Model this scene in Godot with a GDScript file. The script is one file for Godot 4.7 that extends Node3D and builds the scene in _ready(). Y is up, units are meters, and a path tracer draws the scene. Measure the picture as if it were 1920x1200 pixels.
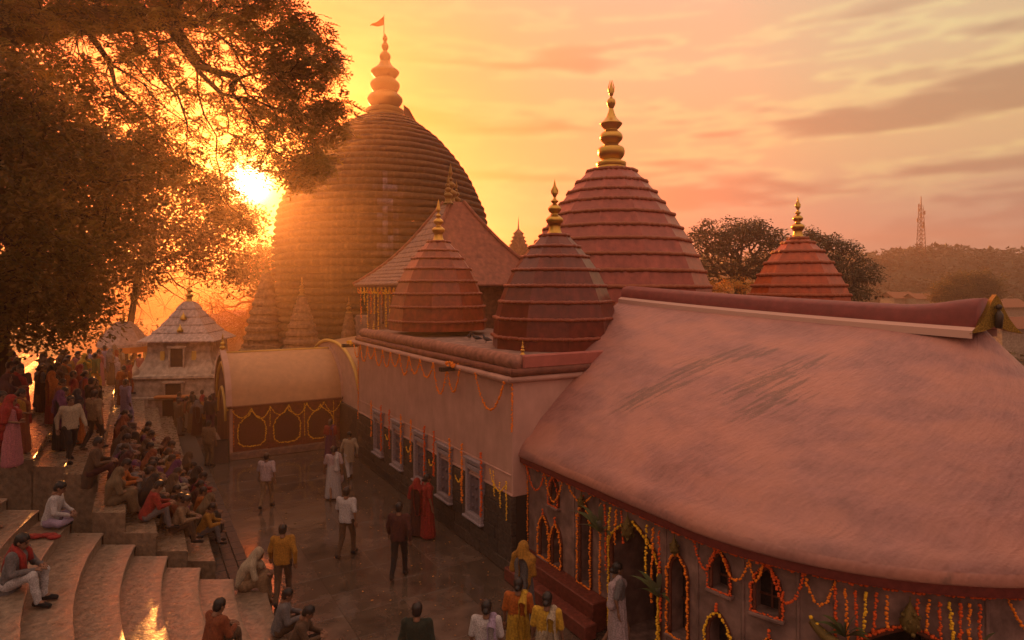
extends Node3D
# Hill temple at sunset: courtyard, stepped seating, domes and a long curved-roof hall.
# Photograph frame: 1920 x 1200, focal length 1200 px, level camera with its horizon at row 540, 6.8 m above the yard.
const FOC := 1200.0
const EYE := 6.8
var HALL := Transform3D(Basis(Vector3.UP, deg_to_rad(30.6)), Vector3(0.01, 0, -15.1))
var rng := RandomNumberGenerator.new()
var noise := FastNoiseLite.new()
var mats := {}
var taken := {}


func P(px: float, py: float, depth: float) -> Vector3:
	return Vector3((px - 960.0) / FOC * depth, EYE - (py - 540.0) / FOC * depth, -depth)


func H(x: float, y: float, z: float) -> Vector3:
	return HALL * Vector3(x, y, z)


func lin(r: float, g: float, b: float) -> Color:
	return Color(r, g, b).linear_to_srgb()


# ---------------------------------------------------------------- mesh collecting
class Mb:
	var st := SurfaceTool.new()
	var flat := false
	var n := 0
	func _init(is_flat := false) -> void:
		flat = is_flat
		st.begin(Mesh.PRIMITIVE_TRIANGLES)
		st.set_smooth_group(0xFFFFFFFF if is_flat else 0)
	func sharp(on: bool) -> void:
		st.set_smooth_group(0xFFFFFFFF if on else 0)
	func t(a: Vector3, b: Vector3, c: Vector3) -> void:
		st.add_vertex(a)
		st.add_vertex(b)
		st.add_vertex(c)
		n += 1
	func to(a: Vector3, b: Vector3, c: Vector3, out: Vector3) -> void:
		if (c - a).cross(b - a).dot(out) >= 0.0:
			t(a, b, c)
		else:
			t(a, c, b)
	func q(a: Vector3, b: Vector3, c: Vector3, d: Vector3, out: Vector3) -> void:
		if (c - a).cross(b - a).dot(out) + (d - a).cross(c - a).dot(out) >= 0.0:
			t(a, b, c)
			t(a, c, d)
		else:
			t(a, c, b)
			t(a, d, c)
	func vt(p: Vector3, uv: Vector2) -> void:
		st.set_uv(uv)
		st.add_vertex(p)
	func quv(a: Vector3, b: Vector3, c: Vector3, d: Vector3, ua: Vector2, ub: Vector2, uc: Vector2, ud: Vector2, out: Vector3) -> void:
		n += 2
		if (c - a).cross(b - a).dot(out) + (d - a).cross(c - a).dot(out) >= 0.0:
			vt(a, ua); vt(b, ub); vt(c, uc)
			vt(a, ua); vt(c, uc); vt(d, ud)
		else:
			vt(a, ua); vt(c, uc); vt(b, ub)
			vt(a, ua); vt(d, ud); vt(c, uc)
	func box(c: Vector3, s: Vector3, ch := 0.0, bs := Basis.IDENTITY) -> void:
		var h := s * 0.5
		var ax := [Vector3.RIGHT, Vector3.UP, Vector3.BACK]
		for i in 3:
			var j := (i + 1) % 3
			var k := (i + 2) % 3
			for sg: float in [-1.0, 1.0]:
				var o: Vector3 = ax[i] * h[i] * sg
				var u: Vector3 = ax[j] * (h[j] - ch)
				var v: Vector3 = ax[k] * (h[k] - ch)
				q(c + bs * (o - u - v), c + bs * (o + u - v), c + bs * (o + u + v), c + bs * (o - u + v), bs * (ax[i] * sg))
		if ch <= 0.0:
			return
		for i in 3:
			var j := (i + 1) % 3
			var k := (i + 2) % 3
			for sj: float in [-1.0, 1.0]:
				for sk: float in [-1.0, 1.0]:
					var e: Vector3 = ax[i] * (h[i] - ch)
					var a: Vector3 = ax[j] * h[j] * sj + ax[k] * (h[k] - ch) * sk
					var b: Vector3 = ax[j] * (h[j] - ch) * sj + ax[k] * h[k] * sk
					q(c + bs * (a - e), c + bs * (a + e), c + bs * (b + e), c + bs * (b - e), bs * (ax[j] * sj + ax[k] * sk))
		for sx: float in [-1.0, 1.0]:
			for sy: float in [-1.0, 1.0]:
				for sz: float in [-1.0, 1.0]:
					var g := Vector3(sx, sy, sz)
					var m := h - Vector3.ONE * ch
					to(c + bs * (g * Vector3(h.x, m.y, m.z)), c + bs * (g * Vector3(m.x, h.y, m.z)), c + bs * (g * Vector3(m.x, m.y, h.z)), bs * g)
	# profile: radius and height, bottom to top; sides: number of facets, turned by "turn"
	func lathe(c: Vector3, prof: Array, sides := 24, turn := 0.0, wob := 0.0, r: RandomNumberGenerator = null) -> void:
		var rows := []
		for p: Vector2 in prof:
			var row := PackedVector3Array()
			for i in sides:
				var a := TAU * i / sides + turn
				var rr := p.x
				if wob > 0.0:
					rr *= 1.0 + r.randf_range(-wob, wob)
				row.append(c + Vector3(sin(a) * rr, p.y, cos(a) * rr))
			rows.append(row)
		for k in rows.size() - 1:
			var d: Vector2 = prof[k + 1] - prof[k]
			for i in sides:
				var i2 := (i + 1) % sides
				var a := TAU * (i + 0.5) / sides + turn
				var out := Vector3(sin(a) * d.y, -d.x, cos(a) * d.y)
				if prof[k].x < 0.0005:
					to(rows[k][i], rows[k + 1][i], rows[k + 1][i2], out)
				elif prof[k + 1].x < 0.0005:
					to(rows[k][i], rows[k][i2], rows[k + 1][i], out)
				else:
					q(rows[k][i], rows[k][i2], rows[k + 1][i2], rows[k + 1][i], out)
	func tube(pts: PackedVector3Array, rad: PackedFloat32Array, sides := 6, caps := true) -> void:
		var rings := []
		var up := Vector3.UP
		var d0 := (pts[1] - pts[0]).normalized()
		if absf(d0.y) > 0.9:
			up = Vector3.RIGHT
		var u := d0.cross(up).normalized()
		for k in pts.size():
			var d := (pts[mini(k + 1, pts.size() - 1)] - pts[maxi(k - 1, 0)]).normalized()
			u = (u - d * u.dot(d)).normalized()
			var v := d.cross(u)
			var ring := PackedVector3Array()
			for i in sides:
				var a := TAU * i / sides
				ring.append(pts[k] + (u * cos(a) + v * sin(a)) * rad[k])
			rings.append(ring)
		for k in pts.size() - 1:
			var mid := (pts[k] + pts[k + 1]) * 0.5
			for i in sides:
				var i2 := (i + 1) % sides
				q(rings[k][i], rings[k][i2], rings[k + 1][i2], rings[k + 1][i], (rings[k][i] + rings[k + 1][i2]) * 0.5 - mid)
		if caps:
			var e := pts.size() - 1
			for i in range(1, sides - 1):
				to(rings[0][0], rings[0][i], rings[0][i + 1], pts[0] - pts[1])
				to(rings[e][0], rings[e][i], rings[e][i + 1], pts[e] - pts[e - 1])
	func ball(c: Vector3, r: Vector3, rings := 4, sides := 6) -> void:
		var prof := []
		for k in rings + 1:
			var a := PI * k / rings - PI / 2
			prof.append(Vector2(maxf(cos(a), 0.0), sin(a)))
		for k in rings:
			for i in sides:
				var a0 := TAU * i / sides
				var a1 := TAU * (i + 1) / sides
				var p := [Vector3(sin(a0) * prof[k].x, prof[k].y, cos(a0) * prof[k].x), Vector3(sin(a1) * prof[k].x, prof[k].y, cos(a1) * prof[k].x), Vector3(sin(a1) * prof[k + 1].x, prof[k + 1].y, cos(a1) * prof[k + 1].x), Vector3(sin(a0) * prof[k + 1].x, prof[k + 1].y, cos(a0) * prof[k + 1].x)]
				var out: Vector3 = p[0] + p[1] + p[2] + p[3]
				if k == 0:
					to(c + p[0] * r, c + p[2] * r, c + p[3] * r, out)
				elif k == rings - 1:
					to(c + p[0] * r, c + p[1] * r, c + p[2] * r, out)
				else:
					q(c + p[0] * r, c + p[1] * r, c + p[2] * r, c + p[3] * r, out)
	# flowers strung on a line: small lumps along the points
	func beads(pts: PackedVector3Array, r: float, gap: float, g: RandomNumberGenerator) -> void:
		var left := 0.0
		for k in pts.size() - 1:
			var a := pts[k]
			var b := pts[k + 1]
			var l := a.distance_to(b)
			while left < l:
				var p := a.lerp(b, left / l) + Vector3(g.randf_range(-1, 1), g.randf_range(-1, 1), g.randf_range(-1, 1)) * r * 0.5
				var s := r * g.randf_range(0.65, 1.3)
				ball(p, Vector3(s, s * 0.85, s), 3, 5)
				left += gap
			left -= l
	func done(mat: Material) -> ArrayMesh:
		st.generate_normals()
		st.index()
		var m := st.commit()
		if m.get_surface_count():
			m.surface_set_material(0, mat)
		return m


# ---------------------------------------------------------------- things, parts, tags
func numbered(called: String) -> String:
	var k: int = taken.get(called, -1) + 1
	taken[called] = k
	return called if k == 0 else "%s_%03d" % [called, k]


func obj(called: String, m: Mb, mat: Material, parent: Node = self) -> MeshInstance3D:
	return inst(called, m.done(mat), parent)


func inst(called: String, mesh: Mesh, parent: Node = self, mat: Material = null) -> MeshInstance3D:
	var o := MeshInstance3D.new()
	o.mesh = mesh
	if mat:
		o.material_override = mat
	name_under(o, called, parent)
	return o


func name_under(o: Node3D, called: String, parent: Node) -> void:
	if parent == self:
		o.name = numbered(called)
	else:
		var key := "kids_" + called
		var k: int = parent.get_meta(key, -1) + 1
		parent.set_meta(key, k)
		o.name = called if k == 0 else "%s_%03d" % [called, k]
	parent.add_child(o, true)


func tag(o: Node, label: String, category: String, group := "", kind := "") -> void:
	o.set_meta("label", label)
	o.set_meta("category", category)
	if group:
		o.set_meta("group", group)
	if kind:
		o.set_meta("kind", kind)


func thing(called: String, label: String, category: String, at := Vector3.ZERO, turn := 0.0, group := "") -> Node3D:
	var o := Node3D.new()
	o.position = at
	o.rotation.y = turn
	name_under(o, called, self)
	tag(o, label, category, group)
	return o


func struct(called: String, m: Mb, mat: Material) -> MeshInstance3D:
	var o := obj(called, m, mat)
	o.set_meta("kind", "structure")
	return o


func hall_thing(called: String, label: String, category: String, group := "") -> Node3D:
	var o := thing(called, label, category, HALL.origin, deg_to_rad(30.6), group)
	return o


# ---------------------------------------------------------------- materials
func noise_tex(freq: float, low: float, high: float, seed_ := 1, octaves := 5, size := 512, kind := FastNoiseLite.TYPE_SIMPLEX_SMOOTH) -> NoiseTexture2D:
	var key := "tex%s" % [[freq, low, high, seed_, octaves, size, kind]]
	if mats.has(key):
		return mats[key]
	var f := FastNoiseLite.new()
	f.noise_type = kind
	f.seed = seed_
	f.frequency = freq
	f.fractal_octaves = octaves
	f.fractal_gain = 0.6
	var t := NoiseTexture2D.new()
	t.width = size
	t.height = size
	t.seamless = true
	t.noise = f
	var g := Gradient.new()
	g.set_color(0, Color(low, low, low))
	g.set_color(1, Color(high, high, high))
	t.color_ramp = g
	mats[key] = t
	return t


func mat(key: String, c: Color, rough := 0.85, tex_freq := 0.0, scale := 0.5, bump := 0.0, low := 0.7, metal := 0.0) -> StandardMaterial3D:
	if mats.has(key):
		return mats[key]
	var m := StandardMaterial3D.new()
	m.resource_name = key
	m.albedo_color = c
	m.roughness = rough
	m.metallic = metal
	m.metallic_specular = 0.4
	if tex_freq > 0.0:
		m.albedo_texture = noise_tex(tex_freq, low, 1.0, 3)
		m.uv1_triplanar = true
		m.uv1_world_triplanar = true
		m.uv1_scale = Vector3.ONE * scale
		if bump > 0.0:
			m.heightmap_enabled = true
			m.heightmap_texture = noise_tex(tex_freq, 0.0, 1.0, 3)
			m.heightmap_scale = bump
	mats[key] = m
	return m


# rain streaks and faded patches laid over a paint, stretched downwards
func weather(m: StandardMaterial3D, low: float, across := 0.5, down := 0.06, seed_ := 8) -> StandardMaterial3D:
	m.detail_enabled = true
	m.detail_blend_mode = BaseMaterial3D.BLEND_MODE_MUL
	m.detail_albedo = noise_tex(0.022, low, 1.0, seed_, 5)
	m.detail_uv_layer = BaseMaterial3D.DETAIL_UV_2
	m.uv2_triplanar = true
	m.uv2_world_triplanar = true
	m.uv2_scale = Vector3(across, down, across)
	return m


func ramp(t: float, keys: Array) -> Vector3:
	for i in keys.size() - 1:
		if t <= keys[i + 1][0]:
			return (keys[i][1] as Vector3).lerp(keys[i + 1][1], smoothstep(keys[i][0], keys[i + 1][0], t))
	return keys[-1][1]


# ---------------------------------------------------------------- sky, sun, air, camera
var SUN := Vector3(-0.41, 0.1625, -1.0).normalized()


func sky_color(d: Vector3) -> Vector3:
	var e := rad_to_deg(asin(clampf(d.y, -1.0, 1.0)))
	var ang := rad_to_deg(d.angle_to(SUN))
	var near := ramp(e, [[-2.0, Vector3(0.20, 0.095, 0.066)], [4.0, Vector3(0.195, 0.135, 0.102)], [12.0, Vector3(0.285, 0.195, 0.102)], [20.0, Vector3(0.275, 0.212, 0.125)], [30.0, Vector3(0.265, 0.228, 0.172)], [50.0, Vector3(0.44, 0.30, 0.215)], [75.0, Vector3(0.50, 0.32, 0.235)]])
	var far := ramp(e, [[-2.0, Vector3(0.24, 0.11, 0.09)], [8.0, Vector3(0.30, 0.155, 0.125)], [25.0, Vector3(0.37, 0.215, 0.17)], [50.0, Vector3(0.45, 0.28, 0.215)], [75.0, Vector3(0.50, 0.32, 0.235)]])
	var c := near.lerp(far, smoothstep(60.0, 150.0, ang))
	if e > -3.0 and e < 40.0:
		# thin cloud banks drawn out sideways, fuller ones low down
		var az := atan2(d.x, -d.z)
		var long_ := lerpf(1.0, 1.9, 1.0 - smoothstep(4.0, 11.0, e))
		var q := Vector3(sin(az) * 62.0 * long_, e * 9.5, cos(az) * 62.0 * long_)
		q.y += 9.0 * noise.get_noise_3d(q.x * 0.5, 400.0, q.z * 0.5)
		var v := noise.get_noise_3d(q.x, q.y, q.z) + 0.42 * noise.get_noise_3d(q.x * 4.0, q.y * 4.5, q.z * 4.0 + 300.0)
		var cover := lerpf(-0.02, -0.16, smoothstep(26.0, 12.0, e))
		var dark := smoothstep(0.04, 0.34, v - cover - 0.06) * smoothstep(-1.0, 3.0, e) * (1.0 - smoothstep(17.0, 25.0, e))
		var lit := smoothstep(0.0, 0.16, v - cover + 0.08) * (1.0 - smoothstep(0.02, 0.22, v - cover)) * smoothstep(4.0, 9.0, e) * (1.0 - smoothstep(19.0, 31.0, e))
		c = c.lerp(c * Vector3(0.64, 0.60, 0.66), dark * 0.95)
		c = c.lerp(c * Vector3(1.22, 1.36, 1.14), lit * 0.9)
	# broad glow round the sun, brighter than the picture can show
	c = c.lerp(Vector3(1.9, 0.12, 0.004), exp(-ang * ang / 600.0) * 0.85)
	c += Vector3(0.9, 0.10, 0.002) * exp(-ang / 9.0)
	c += Vector3(1.4, 0.55, 0.05) * exp(-ang * ang / 16.0)
	c += Vector3(14.0, 10.0, 4.5) * exp(-ang * ang / 1.1)
	return c


func build_sky() -> Environment:
	noise.noise_type = FastNoiseLite.TYPE_SIMPLEX_SMOOTH
	noise.seed = 11
	noise.frequency = 0.02
	noise.fractal_octaves = 5
	var w := 1536
	var h := 768
	var data := PackedFloat32Array()
	data.resize(w * h * 3)
	for y in h:
		var el := PI / 2 - PI * (y + 0.5) / h
		if el < -0.08:
			for x in w:
				var k := (y * w + x) * 3
				data[k] = 0.20
				data[k + 1] = 0.10
				data[k + 2] = 0.07
			continue
		var ce := cos(el)
		var se := sin(el)
		for x in w:
			var az := TAU * (x + 0.5) / w
			var c := sky_color(Vector3(sin(az) * ce, se, -cos(az) * ce))
			var k := (y * w + x) * 3
			data[k] = c.x
			data[k + 1] = c.y
			data[k + 2] = c.z
	var im := Image.create_from_data(w, h, false, Image.FORMAT_RGBF, data.to_byte_array())
	var pano := PanoramaSkyMaterial.new()
	pano.panorama = ImageTexture.create_from_image(im)
	var sky := Sky.new()
	sky.sky_material = pano
	var env := Environment.new()
	env.background_mode = Environment.BG_SKY
	env.sky = sky
	env.background_energy_multiplier = 1.0
	env.tonemap_mode = Environment.TONE_MAPPER_LINEAR
	env.tonemap_exposure = 2.5
	env.sdfgi_enabled = true
	env.ssao_enabled = true
	env.ssil_enabled = true
	# evening haze that scatters the low sun forwards
	env.volumetric_fog_enabled = true
	env.volumetric_fog_density = 0.0023
	env.volumetric_fog_albedo = Color(1.0, 0.85, 0.78)
	env.volumetric_fog_anisotropy = 0.8
	env.volumetric_fog_length = 300.0
	return env


func setting() -> void:
	var cam := Camera3D.new()
	cam.name = "camera"
	cam.position = Vector3(0, EYE, 0)
	cam.near = 0.2
	cam.far = 3000.0
	# a level camera whose lens is shifted down by 60 of 1200 rows
	cam.set_frustum(0.2 * 1200.0 / FOC, Vector2(0, -60.0 / FOC * 0.2), 0.2, 3000.0)
	cam.current = true
	add_child(cam)
	var we := WorldEnvironment.new()
	we.name = "air"
	we.environment = build_sky()
	add_child(we)
	var sun := DirectionalLight3D.new()
	sun.name = "sun"
	sun.light_color = lin(1.0, 0.35, 0.07)
	sun.light_energy = 1.6
	sun.light_angular_distance = 0.6
	sun.shadow_enabled = true
	sun.basis = Basis.looking_at(-SUN, Vector3.UP)
	add_child(sun)
	# mist that hangs under the trees on the sun's side
	var mist := FogVolume.new()
	mist.name = "tree_mist"
	mist.shape = RenderingServer.FOG_VOLUME_SHAPE_ELLIPSOID
	mist.size = Vector3(34, 22, 26)
	mist.position = Vector3(-24, 6, -58)
	var fm := FogMaterial.new()
	fm.density = 0.02
	fm.albedo = Color(1.0, 0.56, 0.18)
	mist.material = fm
	mist.set_meta("kind", "stuff")
	add_child(mist)


func _ready() -> void:
	rng.seed = 7
	setting()
	ground_and_hills()
	courtyard()
	stepped_seating()
	hall()
	long_hall()
	domes()
	far_temple()
	pavilions()
	vegetation()
	garlands()
	people()
	small_things()


# ---------------------------------------------------------------- ground, hills, courtyard, steps
func ground_and_hills() -> void:
	var m := Mb.new()
	var rings := [0.0, 12.0, 30.0, 60.0, 110.0, 170.0, 230.0, 320.0]
	var seg := 72
	for k in rings.size() - 1:
		for i in seg:
			var a0 := TAU * i / seg
			var a1 := TAU * (i + 1) / seg
			var pts := []
			for c: Array in [[rings[k], a0], [rings[k], a1], [rings[k + 1], a1], [rings[k + 1], a0]]:
				var v := Vector3(sin(c[1]) * c[0], -0.06, -cos(c[1]) * c[0])
				if c[0] > 100.0:
					v.y += noise.get_noise_2d(v.x * 0.8, v.z * 0.8) * 1.2
				pts.append(v)
			if k == 0:
				m.to(pts[0], pts[2], pts[3], Vector3.UP)
			else:
				m.q(pts[0], pts[1], pts[2], pts[3], Vector3.UP)
	struct("ground", m, mat("earth", lin(0.10, 0.075, 0.04), 0.95, 0.02, 0.05, 3.0, 0.45))
	# wooded ridge beyond the plain
	m = Mb.new()
	var na := 110
	var nr := 9
	var grid := []
	for i in na + 1:
		var az := deg_to_rad(-75.0 + 150.0 * i / na)
		var row := []
		for k in nr + 1:
			var f := float(k) / nr
			var r := lerpf(160.0, 290.0, f)
			row.append(Vector3(sin(az) * r, hill_height(az, f), -cos(az) * r))
		grid.append(row)
	for i in na:
		for k in nr:
			m.q(grid[i][k], grid[i + 1][k], grid[i + 1][k + 1], grid[i][k + 1], Vector3.UP)
	struct("hills", m, mat("hill_earth", lin(0.06, 0.06, 0.025), 0.95, 0.02, 0.04, 0.0, 0.5))


func hill_height(az: float, f: float) -> float:
	var crest := 18.0 + noise.get_noise_2d(rad_to_deg(az) * 3.0, 7.0) * 2.2 + noise.get_noise_2d(rad_to_deg(az) * 11.0, 70.0) * 1.2
	crest *= 0.62 + 0.38 * smoothstep(-10.0, 28.0, rad_to_deg(az))
	return -2.0 + crest * smoothstep(0.0, 0.62, f) * (1.0 - 0.35 * smoothstep(0.62, 1.0, f))


func courtyard() -> void:
	# bedding under the stone, then slabs and a band of setts laid on it
	var m := Mb.new(true)
	m.q(H(-7.5, -0.03, 9), H(0.6, -0.03, 9), H(0.6, -0.03, -30), H(-7.5, -0.03, -30), Vector3.UP)
	var yard := struct("courtyard", m, mat("bedding", lin(0.06, 0.045, 0.034), 0.8))
	var kinds := []
	for k in 5:
		var s := mat("wet_slab%d" % k, lin(0.105 + 0.009 * k, 0.074 + 0.006 * k, 0.053 + 0.005 * k), 0.30, 0.012, 0.22, 0.35, 0.68)
		s.roughness = 0.26
		s.metallic_specular = 0.75
		s.roughness_texture = noise_tex(0.010, 0.14 + 0.05 * k, 0.62, 9 + k % 2, 5)
		kinds.append(s)
	var shapes := {}
	var z := -29.0
	while z < 8.0:
		var x := -5.25
		while x < 0.3:
			for v in 3:
				if not shapes.has(v):
					var b := Mb.new(true)
					b.box(Vector3(0, -0.02, 0), Vector3(1.308, 0.04, 0.988), 0.0025)
					shapes[v] = b.done(kinds[v])
			var o := inst("slab", shapes[rng.randi() % 3], yard, kinds[rng.randi() % 5])
			o.position = H(x + 0.66, rng.randf_range(-0.003, 0.003), z + 0.5)
			o.basis = HALL.basis * Basis.from_euler(Vector3(rng.randf_range(-0.002, 0.002), 0, rng.randf_range(-0.002, 0.002)))
			x += 1.312
		z += 0.992
	var sett := mat("sett", lin(0.085, 0.062, 0.045), 0.5, 0.03, 0.8, 0.6, 0.5)
	var b2 := Mb.new(true)
	b2.box(Vector3(0, -0.03, 0), Vector3(0.262, 0.07, 0.42), 0.012)
	var sm := b2.done(sett)
	for c in 3:
		for k in 34:
			var o := inst("sett", sm, yard)
			o.position = H(-6.05 + 0.14 + c * 0.275, rng.randf_range(-0.006, 0.006), 1.6 - k * 0.43 - (0.2 if c == 1 else 0.0))
			o.basis = HALL.basis * Basis.from_euler(Vector3(rng.randf_range(-0.012, 0.012), rng.randf_range(-0.02, 0.02), rng.randf_range(-0.012, 0.012)))


func near_height(r: float) -> float:
	return 0.25 * (1.0 + floorf((r - 11.0) / 0.66)) if r >= 11.0 else 0.0


func stepped_seating() -> void:
	var stone := mat("step_stone", lin(0.29, 0.2, 0.135), 0.62, 0.014, 0.7, 0.9, 0.62)
	stone.metallic_specular = 0.6
	stone.roughness_texture = noise_tex(0.014, 0.35, 1.0, 21)
	stone.roughness = 0.6
	var o := thing("curved_steps", "near block of curved pale stone seating steps sweeping down to the wet courtyard", "steps")
	var c := Vector3(4.7, 0, -18.4)
	for k in range(1, 13):
		var r0 := 11.0 + 0.66 * (k - 1)
		var r1 := r0 + (0.68 if k < 12 else 6.0)
		var h := 0.25 * k
		var m := Mb.new(true)
		var n := 40
		var prev := []
		for i in n + 1:
			var ring := []
			for q: Array in [[r0 + 0.012, 0.0], [r0 + 0.012 + 0.006 * noise.get_noise_2d(i * 60.0, k * 99.0), h - 0.05], [r0 - 0.012, h - 0.045], [r0 - 0.016 + 0.012 * noise.get_noise_2d(i * 40.0, k * 77.0), h - 0.014], [r0 + 0.008, h], [(r0 + r1) * 0.5, h - 0.004 + 0.004 * noise.get_noise_2d(i * 30.0, k * 50.0)], [r1, h]]:
				var a0 := asin(clampf(4.55 / q[0], -1, 1))
				var a := lerpf(a0, deg_to_rad(66.0), float(i) / n)
				ring.append(c + Vector3(-cos(a) * q[0], q[1], sin(a) * q[0]))
			if i > 0:
				for j in 6:
					var mid := c - (ring[j] as Vector3)
					m.sharp(j != 3 and j != 4 and j != 5)
					m.q(prev[j], ring[j], ring[j + 1], prev[j + 1], Vector3(mid.x, 0, mid.z).normalized() if j < 4 and j != 1 else Vector3(mid.x, -8.0, mid.z) if j == 1 else Vector3.UP)
			else:
				m.sharp(true)
				var g := ring.duplicate()
				g.append(Vector3(ring[6].x, 0, ring[6].z))
				for j in range(1, 7):
					m.to(g[0], g[j], g[j + 1], Vector3.FORWARD)
			prev = ring
		obj("step", m, stone, o)
	# straight flight farther off, along the yard
	var far_stone := mat("step_stone_far", lin(0.28, 0.19, 0.125), 0.62, 0.014, 0.6, 1.0, 0.68)
	far_stone.roughness_texture = noise_tex(0.014, 0.3, 0.95, 22)
	far_stone.roughness = 0.45
	var f := thing("straight_steps", "far block of broad stone seating steps crowded with people left of the courtyard", "steps")
	for s: Array in F_STEPS:
		var m := Mb.new(true)
		var x0: float = -6.05 - s[0]
		var x1: float = -6.05 - s[1] - 0.04
		var za := func(x: float) -> float: return far_end(x, s[3])
		var n := 30
		for i in n:
			var rows := []
			for e in 2:
				var t := float(i + e) / n
				var wob := noise.get_noise_2d(t * 900.0, s[0] * 90.0) * 0.03
				var row := []
				for q: Array in [[x0 - 0.01, 0.0], [x0 - 0.01, s[2] - 0.06], [x0 + wob, s[2] - 0.055], [x0 + wob, s[2] - 0.015], [x0 - 0.02 + wob, s[2]], [x1, s[2]]]:
					row.append(H(q[0], q[1], lerpf(za.call(q[0]), -31.0, t)))
				rows.append(row)
			for j in 5:
				m.q(rows[0][j], rows[1][j], rows[1][j + 1], rows[0][j + 1], HALL.basis * (Vector3.RIGHT if j == 0 or j == 2 else Vector3.UP if j == 4 else Vector3(1, 1, 0) if j == 3 else Vector3.DOWN))
			if i == 0:
				var g: Array = rows[0].duplicate()
				g.append(H(x1, 0, za.call(x1)))
				for j in range(1, 6):
					m.to(g[0], g[j], g[j + 1], Vector3.BACK)
		obj("step", m, far_stone, f)


const F_STEPS := [[0.0, 0.6, 0.44, 14.9], [0.6, 1.2, 0.88, 14.4], [1.2, 1.8, 1.32, 14.3], [1.8, 2.4, 1.76, 14.35], [2.4, 3.1, 2.2, 15.8], [3.1, 3.8, 2.36, 15.9], [3.8, 4.5, 2.54, 15.9], [4.5, 5.2, 2.74, 16.0], [5.2, 5.9, 2.94, 16.0], [5.9, 6.6, 3.14, 16.0], [6.6, 7.3, 3.34, 16.0], [7.3, 8.0, 3.54, 16.0], [8.0, 16.0, 3.7, 16.0]]


# where a far step begins: its end stands square to the viewer's first look down the yard
func far_end(x: float, depth: float) -> float:
	return (15.1 - depth + 0.509 * x) / 0.861


func far_height(p: Vector3) -> float:
	var w := -6.05 - (HALL.affine_inverse() * p).x
	for s: Array in F_STEPS:
		if w >= s[0] and w < s[1]:
			return s[2]
	return 0.0


# ---------------------------------------------------------------- the pale hall with its stone foot
const WIN_Z := [-1.86, -3.72, -5.53, -7.5, -9.45]


func stone_course(parent: Node, at: Transform3D, length: float, top: float, holes: Array, mats_: Array) -> void:
	var rows := 6
	var hh := top / rows
	for r in rows:
		var z := 0.0
		var y0 := r * hh
		while z < length - 0.02:
			var l := minf(rng.randf_range(0.5, 1.0), length - z)
			if length - z - l < 0.25:
				l = length - z
			var spans := [[z, z + l]]
			for h: Array in holes:
				if y0 + hh > h[2] + 0.01 and y0 < h[3] - 0.01:
					var cut := []
					for s: Array in spans:
						if s[1] <= h[0] or s[0] >= h[1]:
							cut.append(s)
						else:
							if h[0] - s[0] > 0.06:
								cut.append([s[0], h[0]])
							if s[1] - h[1] > 0.06:
								cut.append([h[1], s[1]])
					spans = cut
			for s: Array in spans:
				var b := Mb.new(true)
				var d := 0.14 + rng.randf_range(-0.012, 0.012)
				b.box(Vector3(0.09 - d * 0.5 + 0.02, y0 + hh * 0.5, -(s[0] + s[1]) * 0.5), Vector3(d, hh - 0.014, s[1] - s[0] - 0.014), 0.014, Basis.from_euler(Vector3(0, rng.randf_range(-0.006, 0.006), 0)))
				var o := obj("stone_block", b, mats_[rng.randi() % mats_.size()], parent)
				o.transform = at
			z += l


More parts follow.
